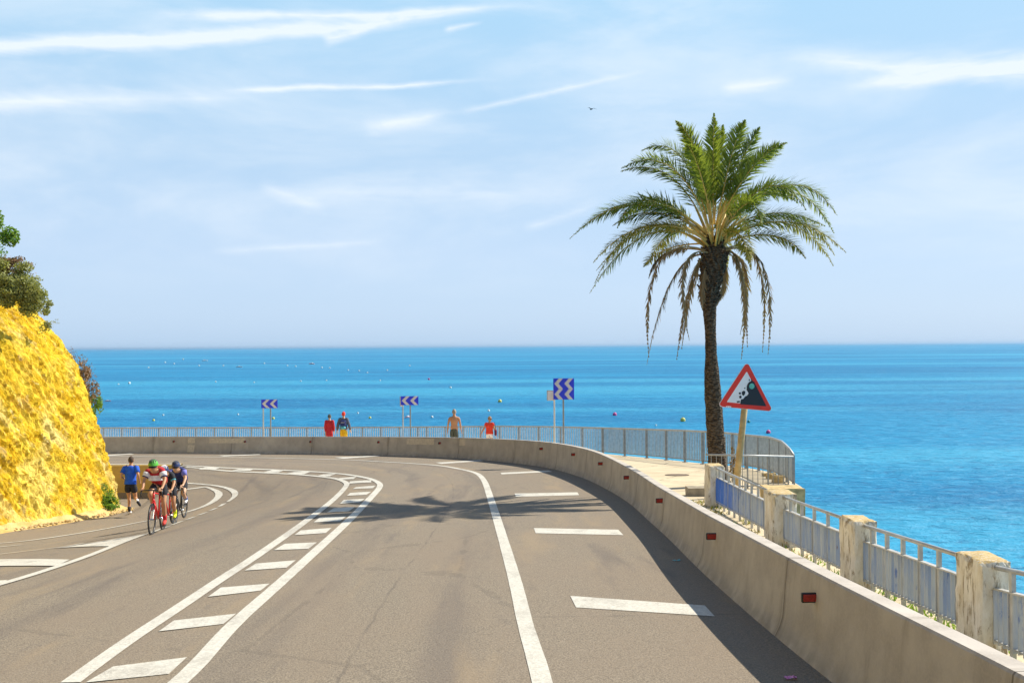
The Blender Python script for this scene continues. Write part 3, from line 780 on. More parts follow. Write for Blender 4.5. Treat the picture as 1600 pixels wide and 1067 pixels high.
def plant(name, base, parts_, label, cat, mtwig=M_twig, group=None, stem=.04, seed=1, hang=0.0):
    """base: world point; parts_: list of (offset, radii, leaves, leafsize, material)"""
    rs = random.Random(seed); e = empty(name, base); tag(e, label, cat, group)
    t = MB()
    for (o_, rad, nl, sz, mt) in parts_:
        for q in range(5):
            tip = Vector(o_) + Vector((rs.uniform(-.7, .7) * rad[0], rs.uniform(-.7, .7) * rad[1], rs.uniform(-.2, .9) * rad[2]))
            mid_ = tip * .5 + Vector((rs.gauss(0, .08), rs.gauss(0, .08), .1 * rad[2]))
            t.tube([(0, 0, -.1), mid_, tip], [stem, stem * .6, stem * .2], 5)
    t.build('trunk', mtwig, e, True)
    mats_ = []
    for a in parts_:
        if a[4] not in mats_: mats_.append(a[4])
    l = MB()
    for (o_, rad, nl, sz, mt) in parts_: leafcloud(l, o_, rad, nl, sz, rs, mats_.index(mt))
    l.build('crown', mats_, e)
    return e
CB = 29.3
def cpt(px, py, Y): return at(px, py, Y)
b0 = cpt(-58, 400, CB)
plant('tree', b0, [((-.1, .2, .55), (1.0, .9, 1.05), 12000, .07, M_leafg), ((.75, 0, .15), (.45, .6, .45), 4200, .055, M_leafg), ((-1.6, .3, 1.2), (1.2, 1, 1.3), 1500, .08, M_leafg)], 'dense bright green tree at the very top of the yellow cliff', 'tree', seed=2, stem=.07)
plant('dry_bush', cpt(10, 425, CB + .2), [((0, 0, .2), (.6, .6, .3), 2200, .045, M_leafb), ((-.4, -.2, .30), (.5, .4, .25), 1500, .05, M_leafy), ((.35, 0, .1), (.42, .4, .3), 500, .035, M_leafb)], 'brown dry bush between the green tree and the grey olive shrub', 'bush', seed=3, stem=.015)
plant('shrub', cpt(8, 462, CB - .3), [((-.2, 0, .45), (.75, .7, .50), 6500, .055, M_leafo), ((.40, 0, .18), (.62, .6, .50), 5200, .05, M_leafo), ((-1.5, 0, .6), (.9, .7, .5), 3000, .06, M_leafo), ((.72, .1, -.28), (.42, .5, .42), 3600, .045, M_leafo), ((.1, -.2, .05), (.8, .5, .35), 3600, .05, M_leafo)], 'wide grey olive shrub lining the rounded cliff top', 'bush', seed=4, stem=.02)
plant('shrub', cpt(70, 512, CB + .8), [((0, 0, .05), (.28, .3, .2), 350, .04, M_leafo)], 'small grey tuft on the cliff crest below the wide olive shrub', 'bush', seed=5, stem=.01)
plant('dry_bush', cpt(122, 596, 32.3), [((.12, .2, .1), (.42, .45, .6), 1300, .05, M_leafb), ((-.25, 0, .75), (.3, .3, .35), 160, .035, M_leafb), ((.3, .1, -.35), (.35, .35, .4), 450, .045, M_leafb)], 'brown dry bush leaning out from the right edge of the cliff above the sea', 'bush', seed=6, stem=.014)
plant('shrub', cpt(146, 634, 32.6), [((.05, .1, 0), (.2, .35, .45), 750, .05, M_leafg)], 'soft green shrub on the right edge of the cliff under the brown bush', 'bush', seed=7, stem=.012)
gb = onG(163, 798)
plant('shrub', gb + Vector((.30, -.55, .05)), [((0, 0, .34), (.28, .3, .36), 2200, .045, M_leafg), ((-.14, .05, .74), (.15, .2, .30), 900, .04, M_leafg), ((.08, -.1, .14), (.28, .3, .16), 900, .045, M_leafg)], 'bright green bush growing at the foot of the cliff beside the jogger', 'bush', seed=8, stem=.012)
plant('shrub', onG(35, 822) + Vector((-.2, -.1, .25)), [((0, 0, .08), (.28, .3, .14), 350, .045, M_leafo)], 'small dark green tuft at the foot of the cliff by the left picture edge', 'bush', seed=9, stem=.01)
plant('shrub', onG(4, 826) + Vector((-.2, -.1, .35)), [((0, 0, .14), (.3, .3, .2), 350, .045, M_leafo)], 'olive weed cut by the left picture edge at the cliff foot', 'bush', seed=10, stem=.01)
# grass between the barrier and the old fence and on the ledge beyond it
mb = MB(); rs = random.Random(5)
for _ in range(5200):
    y = rs.uniform(3, 21); x = rs.choice((rs.uniform(4.18, 4.6), rs.uniform(3.55, 4.3)))
    if noise.noise(Vector((x * 1.5, y * 1.2, 4))) < (-.3 if y < 12 else .05): continue
    h = rs.uniform(.03, .11) * (1.2 if y < 12 else .8); a = rs.uniform(0, 6.28); dx, dy = math.cos(a) * .012, math.sin(a) * .012
    lx, ly = rs.gauss(0, .04), rs.gauss(0, .04); z = W(x, y)
    mb.add(((x - dx, y - dy, z), (x + dx, y + dy, z), (x + lx, y + ly, z + h)), ((0, 1, 2),), 0 if y < 13 or rs.random() < .3 else 1)
tag(mb.build('grass', [M_leafg, M_leafy]), 'green and yellow grass growing under the old panel fence', 'grass', kind='stuff')

# ------------------------------------------------------------------ seaside railing
sr = empty('seaside_railing', (rpts[40].x, rpts[40].y, W(rpts[40].x, rpts[40].y)))
tag(sr, 'long curved galvanised seaside railing with close upright bars behind the walkway', 'railing')
org = Vector(sr.location)
def L(p): return Vector(p) - org
def rail_local(px):
    for i in range(len(rpts) - 1):
        xa = proj(Vector((rpts[i].x, rpts[i].y, rtop[i])))[0]; xb = proj(Vector((rpts[i + 1].x, rpts[i + 1].y, rtop[i + 1])))[0]
        if xa <= px <= xb:
            t = (px - xa) / max(1e-6, xb - xa); return i + t
    return 0.0 if px < 600 else len(rpts) - 1.001
def rail_p(s_):
    i = min(int(s_), len(rpts) - 2); t = s_ - i
    p = rpts[i].lerp(rpts[i + 1], t); return Vector((p.x, p.y, lerp(rtop[i], rtop[i + 1], t)))
mb = MB(); mb.tube([L((p.x, p.y, z)) for p, z in zip(rpts, rtop)], .032, 8); mb.build('top_rail', M_galvl, sr, True)
mb = MB(); mb.tube([L((p.x, p.y, W(p.x, p.y) + .11)) for p in rpts], .02, 6); mb.build('bottom_rail', M_galv, sr, True)
posts = [104 + 28.8 * i for i in range(20)] + [680, 710, 739, 767, 796, 826, 858, 892] 
posts = [104 + 28.9 * i for i in range(20)] + [667 + 0, 696, 724, 751.5, 781, 811, 842, 876, 910, 942, 976, 1010.5, 1041, 1070, 1098, 1122, 1144.5, 1165, 1185, 1203, 1218, 1229, 1239.5]
ps_ = [rail_local(x) for x in posts]
for s_ in ps_:
    p = rail_p(s_); q = rail_p(min(s_ + .05, len(rpts) - 1.001)); t = Vector((q.x - p.x, q.y - p.y, 0))
    t = t.normalized() if t.length > 1e-5 else Vector((0, -1, 0))
    Mx = Matrix((t, Vector((-t.y, t.x, 0)), Vector((0, 0, 1)))).transposed(); zb = W(p.x, p.y) - .01
    m_ = MB(); m_.box(L((p.x, p.y, (p.z + zb) / 2 - .015)), (.05, .07, p.z - zb - .03), 0, Mx); m_.box(L((p.x, p.y, zb + .012)), (.14, .14, .02), 0, Mx)
    m_.build('post', M_galv, sr)
arc_r = [0.0]
for i in range(1, len(rpts)): arc_r.append(arc_r[-1] + (rpts[i] - rpts[i - 1]).length)
def s_from_arc(a):
    for i in range(len(rpts) - 1):
        if a <= arc_r[i + 1]: return i + (a - arc_r[i]) / (arc_r[i + 1] - arc_r[i])
    return len(rpts) - 1.001
def arc_from_s(s_): i = min(int(s_), len(rpts) - 2); return arc_r[i] + (s_ - i) * (arc_r[i + 1] - arc_r[i])
for a, b in zip(ps_, ps_[1:]):
    A, B = arc_from_s(a), arc_from_s(b); nb = max(2, round((B - A) / .105)); m_ = MB()
    for i in range(1, nb):
        p = rail_p(s_from_arc(A + (B - A) * i / nb)); zb = W(p.x, p.y) + .11
        q = rail_p(min(s_from_arc(A + (B - A) * i / nb + .05), len(rpts) - 1.001)); t = Vector((q.x - p.x, q.y - p.y, 0)); t = t.normalized() if t.length > 1e-5 else Vector((0, -1, 0))
        Mx = Matrix((t, Vector((-t.y, t.x, 0)), Vector((0, 0, 1)))).transposed()
        m_.box(L((p.x, p.y, (p.z + zb) / 2)), (.020, .035, p.z - zb - .02), 0, Mx)
    m_.build('bar_panel', M_galvl, sr)

# cross railing between the old fence and the seaside railing
e = rpts[-1]; ztop = rtop[-1]
p0 = at(1103, 710, 23.6); p1 = Vector((e.x - .03, e.y - .06, ztop - .02))
cr_o = empty('cross_railing', (p0.x, p0.y, W(p0.x, p0.y))); tag(cr_o, 'short grey railing with thin upright bars crossing behind the leaning warning sign pole', 'railing')
o0 = Vector(cr_o.location); mb = MB(); mb.tube([p0 - o0, p1 - o0], .024, 8); mb.build('top_rail', M_galvl, cr_o, True)
mb = MB(); mb.tube([Vector((p0.x, p0.y, W(p0.x, p0.y) + .06)) - o0, Vector((p1.x, p1.y, W(p1.x, p1.y) + .06)) - o0], .018, 6); mb.build('bottom_rail', M_galv, cr_o, True)
for i in range(1, 17):
    p = p0.lerp(p1, i / 17); zb = W(p.x, p.y); m_ = MB(); m_.tube([Vector((p.x, p.y, zb)) - o0, p - o0], .009 if i % 4 else .02, 6); m_.build('bar', M_galv, cr_o)

# ------------------------------------------------------------------ old pillars and panel fence
def pillar_obj(xc, yc, wx, wy, h, label, seed, chip=None):
    z0 = W(xc, yc) - .05; e_ = None
    nx_, ny_, nz_ = 9, 11, 24; bm = bmesh.new(); bmesh.ops.create_cube(bm, size=1)
    bmesh.ops.subdivide_edges(bm, edges=bm.edges[:], cuts=9, use_grid_fill=True)
    for v in bm.verts:
        v.co = Vector((v.co.x * wx, v.co.y * wy, (v.co.z + .5) * (h + .05)))
    bmesh.ops.subdivide_edges(bm, edges=[q for q in bm.edges if abs(q.verts[0].co.z - q.verts[1].co.z) > .04], cuts=1, use_grid_fill=True)
    for v in bm.verts:
        q = v.co * 4 + Vector((seed * 7.1, 0, 0))
        d = noise.fractal(q, 1, 2, 4) * .012
        rel = Vector((v.co.x / wx * 2, v.co.y / wy * 2, 0))
        edge = (abs(rel.x) > .98) + (abs(rel.y) > .98) + (v.co.z > h + .04)
        if edge >= 2: v.co.x *= .95 - abs(noise.noise(q * 1.7)) * .14; v.co.y *= .96 - abs(noise.noise(q * 1.3)) * .12; v.co.z -= abs(noise.noise(q * 2)) * .03 if v.co.z > h else 0
        v.co += Vector((rel.x, rel.y, 0)) * d
        if v.co.z > h + .03: v.co.z += .018 * (1 - max(abs(rel.x), abs(rel.y))) + noise.noise(q * 2) * .008
        if chip and rel.x > chip[0] and v.co.z < chip[1] and rel.y < 0: v.co.y += .06 + .03 * noise.noise(q * 2)
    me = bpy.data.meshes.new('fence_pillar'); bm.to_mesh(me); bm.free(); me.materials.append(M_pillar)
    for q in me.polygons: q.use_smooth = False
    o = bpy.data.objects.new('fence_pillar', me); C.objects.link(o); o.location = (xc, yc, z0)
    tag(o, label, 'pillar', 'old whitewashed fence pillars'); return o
PH = 1.0
def pillar_from_px(xl, xr, ytop, y):
    a = at(xl, ytop, y); b = at(xr, ytop, y); return (a.x, b.x, a.z)
P_def = [((1107.5, 1133), 728, 19.6, .5), ((1206, 1247), 772, 14.2, .46), ((1332, 1372), 815, 10.9, .46), ((1530, 1583), 878, 8.1, .46)]
LAB = ['white pillar at the far end of the old fence beside the stone block', 'peeling white pillar with a dark vertical stain between the blue and the grey panel', 'mottled whitewashed pillar, second nearest, with a brownish top', 'nearest and widest weathered pillar with a chipped lower corner by the right picture edge']
pil = []
for q, ((xl, xr), yt, Y, dep) in enumerate(P_def):
    a, b, z = pillar_from_px(xl, xr, yt, Y); xc = (a + b) / 2; wx = max(.28, b - a); yc = Y + dep / 2
    h = z - W(xc, yc); print('pillar', round(xc, 2), Y, 'w', round(wx, 2), 'h', round(h, 2))
    pil.append((xc, Y, dep, h, wx)); pillar_obj(xc, yc, wx, dep, h, LAB[q], q + 1, (.2, .45) if q == 3 else None)
pil.append((4.0, 4.6, .46, .95, .3)); pillar_obj(4.0, 4.83, .3, .46, .95, 'whitewashed pillar just outside the right picture edge', 9)
def panel(A, B, label, bm_, nposts, gap_px=None):
    """A far pillar, B near pillar"""
    a = Vector((A[0], A[1] - .0, 0)); b = Vector((B[0], B[1] + B[2], 0)); hA, hB = A[3], B[3]
    o = empty('fence_panel', (b.x, b.y, W(b.x, b.y))); tag(o, label, 'fence panel', 'railing panels between the old pillars'); oo = Vector(o.location)
    def pt(t, h): p = b.lerp(a, t); return Vector((p.x, p.y, W(p.x, p.y) + h)) - oo
    hr = lambda t: lerp(hB, hA, t) - .06
    m_ = MB(); m_.tube([pt(-.015, hr(0)), pt(1.01, hr(1))], .021, 8); m_.build('top_rail', M_galvl, o, True)
    t_ = (a - b).normalized(); Mx = Matrix((Vector((t_.y, -t_.x, 0)), t_, Vector((0, 0, 1)))).transposed()
    drop = .17; Ln = (a - b).length
    for lab, h in (('upper_bar', lambda t: hr(t) - drop), ('lower_bar', lambda t: .13)):
        m_ = MB(); p, q = pt(0, h(0)), pt(1, h(1)); d = q - p; m_.box((p + q) / 2, (.05, d.length, .014), 0, Matrix((Vector((d.y, -d.x, 0)).normalized(), d.normalized(), Vector((d.y, -d.x, 0)).normalized().cross(d.normalized()))).transposed()); m_.build(lab, M_galvl, o)
    nb = int(Ln / .075); m_ = MB()
    for i in range(nb + 1):
        t = i / nb; h1 = hr(t) - drop - .008; h0 = .10 + .006 * (i % 2)
        m_.box(pt(t, (h0 + h1) / 2), (.056, .011, h1 - h0), 0, Mx)
    m_.build('slats', bm_, o)
    for i in range(nposts + 1):
        t = (i + .5) / (nposts + 1); m_ = MB(); m_.box(pt(t, hr(t) / 2 - .0), (.035, .04, hr(t)), 0, Mx); m_.build('post', M_galvl, o)
panel(pil[0], pil[1], 'old railing panel with bright blue flaking paint between the two farthest pillars', M_bar_b, 9)
panel(pil[1], pil[2], 'grey weathered railing panel with blue streaks, shorter, between second and third pillars', M_bar_g, 4)
panel(pil[2], pil[3], 'grey weathered railing panel left of the nearest pillar', M_bar_g, 5)
panel(pil[3], pil[4], 'grey railing panel cut by the right picture edge beyond the nearest pillar', M_bar_g, 5)
# stone slab behind the second pillar and stone block left of the first
def rockbox(name, c, size, label, cat, mt, seed=1, rough_=.03):
    bm = bmesh.new(); bmesh.ops.create_cube(bm, size=1); bmesh.ops.subdivide_edges(bm, edges=bm.edges[:], cuts=7, use_grid_fill=True)
    for v in bm.verts:
        v.co = Vector((v.co.x * size[0], v.co.y * size[1], (v.co.z + .5) * size[2]))
        v.co += noise.noise_vector(v.co * 5 + Vector((seed, 0, 0))) * rough_
    me = bpy.data.meshes.new(name); bm.to_mesh(me); bm.free(); me.materials.append(mt)
    o = bpy.data.objects.new(name, me); C.objects.link(o); o.location = c; tag(o, label, cat); return o
p = onG(1084, 775, 0, W); rockbox('stone_block', (p.x + .15, p.y + .15, p.z - .02), (.55, .38, .2), 'low concrete block lying on the walkway left of the far white pillar', 'block', M_conc_dark, 3, .012)
p = at(1222, 762, 20.2); rockbox('stone_slab', (p.x, p.y, p.z - 1.0), (.75, .6, 1.02), 'ochre stone slab wall stub behind the stained second pillar', 'stone slab', M_stone, 4, .02)
rs = random.Random(8)
for q, (x, y, sz) in enumerate(((1205, 748, .20), (1216, 754, .24), (1196, 744, .13))):
    p = onG(x, y, 0, W); rockbox('boulder', (p.x, p.y, p.z - .03), (sz * 1.2, sz, sz * .9), ['middle-sized yellow stone by the curved railing end', 'largest yellow stone by the curved railing end', 'smallest yellow stone by the curved railing end'][q], 'stone', M_stone, q + 6, .03)
# manhole
p = onG(1058, 742, .004, W); mb = MB(); ring = [(math.cos(a) * .34, math.sin(a) * .34) for a in [i * math.pi / 14 for i in range(28)]]
Mt = Matrix.Translation(p); mb.prism(ring, Mt, .012); mb.v = [(x, y, z - SL * (y - p.y)) for x, y, z in mb.v]
tag(mb.build('manhole_cover', M_iron), 'round rusty manhole cover set in the pale walkway', 'manhole cover')
# dry weed by the sign pole
dp = onG(1146, 752, 0, W); plant('dry_weed', dp, [((0, 0, .45), (.09, .09, .45), 130, .05, M_leafb), ((.03, 0, .2), (.14, .12, .2), 90, .045, M_leafy)], 'thin dry straw coloured weed just left of the warning sign pole', 'weed', seed=21, stem=.008)

# ------------------------------------------------------------------ palm tree
PY = 24.6
pb = at(1122, 741, PY); pz = W(pb.x, PY); print('palm base z', round(pb.z, 2), round(pz, 2))
palm = empty('palm_tree', (pb.x, PY, pz)); tag(palm, 'tall date palm with drooping brown dead fronds on the walkway behind the warning sign', 'palm tree')
po = Vector(palm.location)
prof = [(768, 1124, 40), (745, 1123, 34), (735, 1122, 31), (700, 1119.5, 27.5), (650, 1116, 26.5), (600, 1113, 25), (578, 1112, 22), (550, 1111, 17.5), (515, 1110, 17), (480, 1108.5, 22), (450, 1109, 28), (425, 1114, 36), (400, 1117, 41), (387, 1117, 33), (377, 1116, 22), (371, 1116, 7)]
cen = [(at(cx, y, PY) - po, w_ / F * PY / 2) for y, cx, w_ in prof]
mb = MB(); seg = 26; rings = 150
zs0, zs1 = cen[0][0].z, cen[-1][0].z
for i in range(rings + 1):
    z = lerp(zs0, zs1, i / rings)
    cx = interp([(c.z, c.x) for c, r in cen], z); rr = interp([(c.z, r) for c, r in cen], z)
    for j in range(seg):
        a = 2 * math.pi * j / seg
        # diamond leaf scars: alternating lozenges
        sc = math.sin(a * 13 / 2 + i * .9) * math.sin(i * 1.35); rad = rr * (1 + .045 * sc + .06 * noise.noise(Vector((math.cos(a) * 3, math.sin(a) * 3, z * 6))))
        if z > cen[10][0].z: rad *= 1 + .10 * noise.noise(Vector((math.cos(a) * 5, math.sin(a) * 5, z * 9)))
        mb.v.append((cx + math.cos(a) * rad, math.sin(a) * rad, z))
for i in range(rings):
    for j in range(seg): a = i * seg + j; b = i * seg + (j + 1) % seg; mb.face((a, b, b + seg, a + seg))
trk = mb.build('trunk', M_bark, palm, False)
# stubs of cut leaf bases under the crown
mb = MB(); rs = random.Random(12)
for _ in range(150):
    z = rs.uniform(cen[9][0].z, cen[-1][0].z); a = rs.uniform(0, 2 * math.pi); cx = interp([(c.z, c.x) for c, r in cen], z); rr = interp([(c.z, r) for c, r in cen], z)
    p = Vector((cx + math.cos(a) * rr * .9, math.sin(a) * rr * .9, z)); d = Vector((math.cos(a), math.sin(a), 1.3)).normalized()
    mb.tube([p, p + d * rs.uniform(.08, .2)], [.045, .02], 5)
mb.build('leaf_stubs', M_bark, trk)
def frond(px_pts, dy, kind, rs, start=None, leaf=.46, gnarl=0.0):
    """px_pts: start, mid, tip in photo pixels at the palm's distance; dy: depth of the tip in metres"""
    s0, s1, s2 = [at(x, y, PY) - po for x, y in px_pts]; dy *= .85
    a0 = rs.uniform(-.1, .1) + (.12 if dy > 0 else -.12)
    s0.y = a0; s1.y = a0 + dy * .55; s2.y = a0 + dy
    ctrl = s1 * 2 - (s0 + s2) * .5
    m_ = MB(); K = 54 if kind != 'dead' else 44
    def B(t): return s0 * (1 - t) ** 2 + ctrl * 2 * t * (1 - t) + s2 * t * t
    pts = [B(i / 14) for i in range(15)]
    m_.tube(pts, [lerp(.028, .005, (i / 14) ** .6) for i in range(15)], 5, 0)
    Ltot = sum((pts[i + 1] - pts[i]).length for i in range(14))
    for i in range(K):
        t = .17 + .83 * (i / (K - 1)) ** .92; p = B(t); T = (B(min(1, t + .01)) - B(max(0, t - .01))).normalized()
        side0 = T.cross(Vector((0, 0, 1)))
        if side0.length < .15: side0 = T.cross(Vector((.3, 1, 0)))
        side0.normalize(); U = side0.cross(T).normalized()
        if U.z < 0: U = -U
        ln = leaf * (math.sin(math.pi * min(1, (t * .82 + .16))) ** .6) * rs.uniform(.8, 1.1)
        ln *= 1 - .6 * ss((t - .72) / .28)
        for sg in (-1, 1):
            for rep in range(3 if kind != 'dead' else 2):
                if kind == 'dead':
                    d = (T * .9 + side0 * sg * rs.uniform(.15, .55) + Vector((0, 0, -.45)) + Vector((rs.gauss(0, .3), rs.gauss(0, .12), 0))).normalized(); wd = .014
                    droop = -.2
                else:
                    up_ = rs.uniform(.15, .55) if rep == 0 else rs.uniform(-.05, .35)
                    ph = R(rs.uniform(-62, 70)) if rep != 1 else R(rs.uniform(-25, 60))
                    d = (T * rs.uniform(.55, .85) + (side0 * sg * math.cos(ph) + U * math.sin(ph)) * rs.uniform(.6, .8)).normalized(); wd = .0145; droop = -.08
                q = p + T * rs.uniform(-.02, .02); mid_ = q + d * ln * .5; tip = q + d * ln + Vector((0, 0, droop * ln))
                wv = d.cross(U + side0 * .3 * sg).normalized() * wd
                m_.add((q - wv * .5, q + wv * .5, mid_ + wv, tip, mid_ - wv), ((0, 1, 2, 4), (4, 2, 3)), 1)
    mats_ = {'green': [M_rachis, M_frond], 'olive': [M_rachis, M_frondy], 'dead': [M_rachisd, M_frondd]}[kind]
    nm = 'dead_frond' if kind == 'dead' else 'frond'
    return m_.build(nm, mats_, palm)
mb = MB(); rs = random.Random(77); hd0 = at(1116, 386, PY) - po
for _ in range(46):
    a = rs.uniform(0, 2 * math.pi); tl = rs.uniform(.12, .95); d = Vector((math.cos(a) * tl, math.sin(a) * tl, rs.uniform(.55, 1.0))).normalized(); ln = rs.uniform(.55, 1.15)
    q0 = hd0 + Vector((math.cos(a) * .13, math.sin(a) * .13, rs.uniform(-.1, .15))); mb.tube([q0, q0 + d * ln * .5, q0 + d * ln + Vector((math.cos(a), math.sin(a), 0)) * .12], [.034, .022, .012], 5)
mb.build('petioles', M_rachis, palm, True)
rs = random.Random(31)
H0 = (1116, 378)
FR = [((1104, 365), (1000, 312), (895, 366), 1.0, 'green'), ((1108, 360), (1046, 268), (967, 271), -.8, 'green'), ((1110, 355), (1072, 238), (1012, 222), 1.0, 'green'),
      ((1112, 352), (1086, 250), (1050, 199), -.6, 'green'), ((1114, 350), (1094, 255), (1073, 197), .5, 'green'), ((1115, 350), (1112, 262), (1112, 183), -.3, 'green'),
      ((1118, 350), (1126, 262), (1136, 189), .4, 'green'), ((1120, 352), (1150, 262), (1174, 211), -.9, 'green'), ((1122, 356), (1164, 268), (1229, 235), .6, 'green'),
      ((1122, 356), (1156, 308), (1180, 292), 2.2, 'olive'), ((1126, 362), (1196, 296), (1266, 306), 1.2, 'green'), ((1128, 362), (1232, 296), (1312, 360), .5, 'green'),
      ((1128, 365), (1186, 300), (1234, 340), -1.6, 'green'), ((1130, 372), (1236, 346), (1316, 410), .8, 'olive'), ((1130, 376), (1222, 352), (1300, 400), -1.0, 'olive'),
      ((1130, 380), (1196, 374), (1234, 410), -1.4, 'olive'), ((1124, 372), (1148, 330), (1154, 368), -2.6, 'green'), ((1104, 366), (1010, 322), (955, 366), -1.6, 'green'),
      ((1104, 370), (1014, 348), (935, 402), 1.6, 'olive'), ((1102, 376), (1012, 360), (928, 426), -.8, 'olive'), ((1102, 378), (1010, 366), (925, 455), .5, 'green'),
      ((1102, 380), (1050, 384), (1020, 408), 1.8, 'olive'), ((1115, 350), (1104, 258), (1094, 205), 1.6, 'green'),
      ((1112, 352), (1080, 280), (1052, 252), -2.2, 'green'),
      ((1116, 358), (1122, 300), (1128, 290), 3.4, 'green'),
      ((1108, 362), (1040, 310), (985, 322), 2.4, 'green'), ((1122, 362), (1170, 320), (1210, 356), 2.8, 'green'), 
      ((1120, 368), (1150, 350), (1176, 400), 3.2, 'olive'), ((1110, 370), (1070, 350), (1040, 392), 3.0, 'olive'), ((1122, 376), (1140, 372), (1148, 428), -1.9, 'olive'),
      ((1120, 352), (1158, 276), (1198, 246), -1.8, 'green'), ((1118, 350), (1132, 256), (1146, 206), -1.2, 'green'),
      ((1104, 368), (1030, 332), (960, 350), .2, 'green'), ((1104, 366), (1002, 318), (905, 358), .3, 'green'), ((1106, 360), (1050, 272), (975, 262), .4, 'green'), ((1128, 370), (1232, 336), (1310, 396), .2, 'olive'), ((1126, 362), (1226, 292), (1300, 338), -.3, 'green'), ((1102, 376), (1004, 356), (930, 440), 0, 'olive'), ((1122, 354), (1168, 262), (1216, 236), 0, 'green'), ((1126, 368), (1200, 336), (1280, 356), -.4, 'green')]
for a, b, c, dy, kd in FR: frond((a, b, c), dy, kd, rs, leaf=.47 if kd == 'green' else .42)
DF = [((1100, 392), (1024, 416), (1008, 556), -.6), ((1100, 396), (1052, 440), (1016, 568), .5), ((1102, 398), (1074, 446), (1050, 560), -.8), ((1104, 400), (1086, 450), (1073, 543), .6),
      ((1108, 404), (1094, 440), (1090, 484), -.7), ((1130, 396), (1152, 420), (1160, 540), -.5), ((1130, 394), (1168, 432), (1169, 560), .6), ((1132, 392), (1184, 420), (1186, 552), -.8), ((1132, 390), (1190, 408), (1200, 548), .4),
      ((1130, 398), (1142, 430), (1134, 474), 1.0), ((1100, 390), (1046, 392), (1022, 430), .9), ((1104, 396), (1060, 424), (1062, 530), -1.3), ((1130, 394), (1176, 418), (1176, 520), 1.4)]
for a, b, c, dy in DF: o = frond((a, b, c), dy, 'dead', rs, leaf=.26); o['label'] = 'withered brown frond hanging down'

# ------------------------------------------------------------------ warning sign (falling rocks)
SY = 21.8
f0 = at(1163, 640, SY); g0 = at(1150, 760, SY)
dirp = (g0 - f0); base_p = f0 + dirp * ((f0.z - W(f0.x, SY)) / (f0.z - g0.z))
ws = empty('warning_sign', (base_p.x, SY, W(base_p.x, SY))); tag(ws, 'red bordered triangular falling rocks sign on a leaning ochre pole', 'road sign')
wo = Vector(ws.location)
mb = MB(); upd = (f0 - base_p).normalized(); top_p = f0 + upd * .75
mb.tube([base_p - wo - upd * .05, top_p - wo], .072, 12); mb.build('pole', M_yellowpole, ws, True)
tri = [at(1167.5, 564, SY - .1), at(1121, 635, SY - .1), at(1208.5, 643, SY - .1)]
cen_t = sum(tri, Vector()) / 3
def rounded_tri(T, rr, k=6):
    out_ = []
    for i in range(3):
        p = T[i]; a = (T[i - 1] - p).normalized(); b = (T[(i + 1) % 3] - p).normalized()
        bis = (a + b).normalized(); ang = a.angle(b) / 2; c = p + bis * (rr / math.sin(ang)); d = rr / math.tan(ang)
        s_, e_ = p + a * d, p + b * d
        for j in range(k + 1):
            v = (s_ - c).lerp(e_ - c, j / k).normalized() * rr; out_.append(c + v)
    return out_
def inset(T, d):
    c = sum(T, Vector()) / 3; res = []
    for i in range(3):
        p = T[i]; a = (T[i - 1] - p).normalized(); b = (T[(i + 1) % 3] - p).normalized(); bis = (a + b).normalized(); res.append(p + bis * (d / math.sin(a.angle(b) / 2)))
    return res
def plate(T, rr, y_, th, name, mt, par, org_):
    P = rounded_tri(T, rr); m_ = MB(); kk_ = len(P)
    for dy in (y_, y_ + th):
        for p in P: m_.v.append(tuple(p + Vector((0, dy, 0)) - org_))
    m_.face(range(kk_)); m_.face(list(range(kk_, 2 * kk_))[::-1])
    for i in range(kk_): j = (i + 1) % kk_; m_.face((i, j, kk_ + j, kk_ + i))
    return m_.build(name, mt, par)
pl_ = plate(tri, .06, 0, .03, 'sign_plate', M_signgrey, ws, wo)
plate(inset(tri, .008), .055, -.004, .003, 'red_border', M_signred, pl_, wo)
plate(inset(tri, .115), .012, -.008, .003, 'white_field', M_signwhite, pl_, wo)
def flat_px(name, polys, Y, mt, par, org_, th=.003):
    m_ = MB()
    for q in polys:
        P = [at(x, y, Y) for x, y in q]; o_ = len(m_.v); kk_ = len(P)
        for dy in (0, th):
            for p in P: m_.v.append(tuple(p + Vector((0, dy, 0)) - org_))
        m_.face([o_ + i for i in range(kk_)]); m_.face([o_ + kk_ + i for i in range(kk_)][::-1])
        for i in range(kk_): j = (i + 1) % kk_; m_.face((o_ + i, o_ + j, o_ + kk_ + j, o_ + kk_ + i))
    return m_.build(name, mt, par)
# crop coordinates (5.08 px per photo px, origin 1100,550) of the pictogram
cpx = lambda L_: [(1100 + x / 5.08, 550 + y / 5.08) for x, y in L_]
cliffpic = [(372, 232), (378, 212), (386, 232), (398, 236), (495, 430), (288, 414), (290, 392), (294, 374), (312, 372), (326, 352), (342, 346), (354, 328), (346, 312), (338, 300), (340, 268), (348, 250), (360, 236)]
rocks = [[(276, 322), (288, 318), (296, 328), (288, 336), (278, 334)], [(300, 316), (316, 306), (328, 312), (326, 332), (314, 348), (302, 338)], [(278, 350), (292, 344), (300, 354), (294, 368), (282, 366)],
         [(318, 284), (326, 280), (330, 288), (322, 292)], [(258, 390), (282, 386), (286, 398), (264, 402)], [(354, 218), (362, 214), (366, 226), (358, 230)]]
flat_px('rock_pictogram', [cpx(cliffpic)] + [cpx(q) for q in rocks], SY - .1 - .012, M_signblack, pl_, wo)
flat_px('sticker', [cpx([(380 + 21 * math.cos(a), 271 + 23 * math.sin(a)) for a in [i * .4488 for i in range(14)]])], SY - .1 - .016, M_teal, pl_, wo)
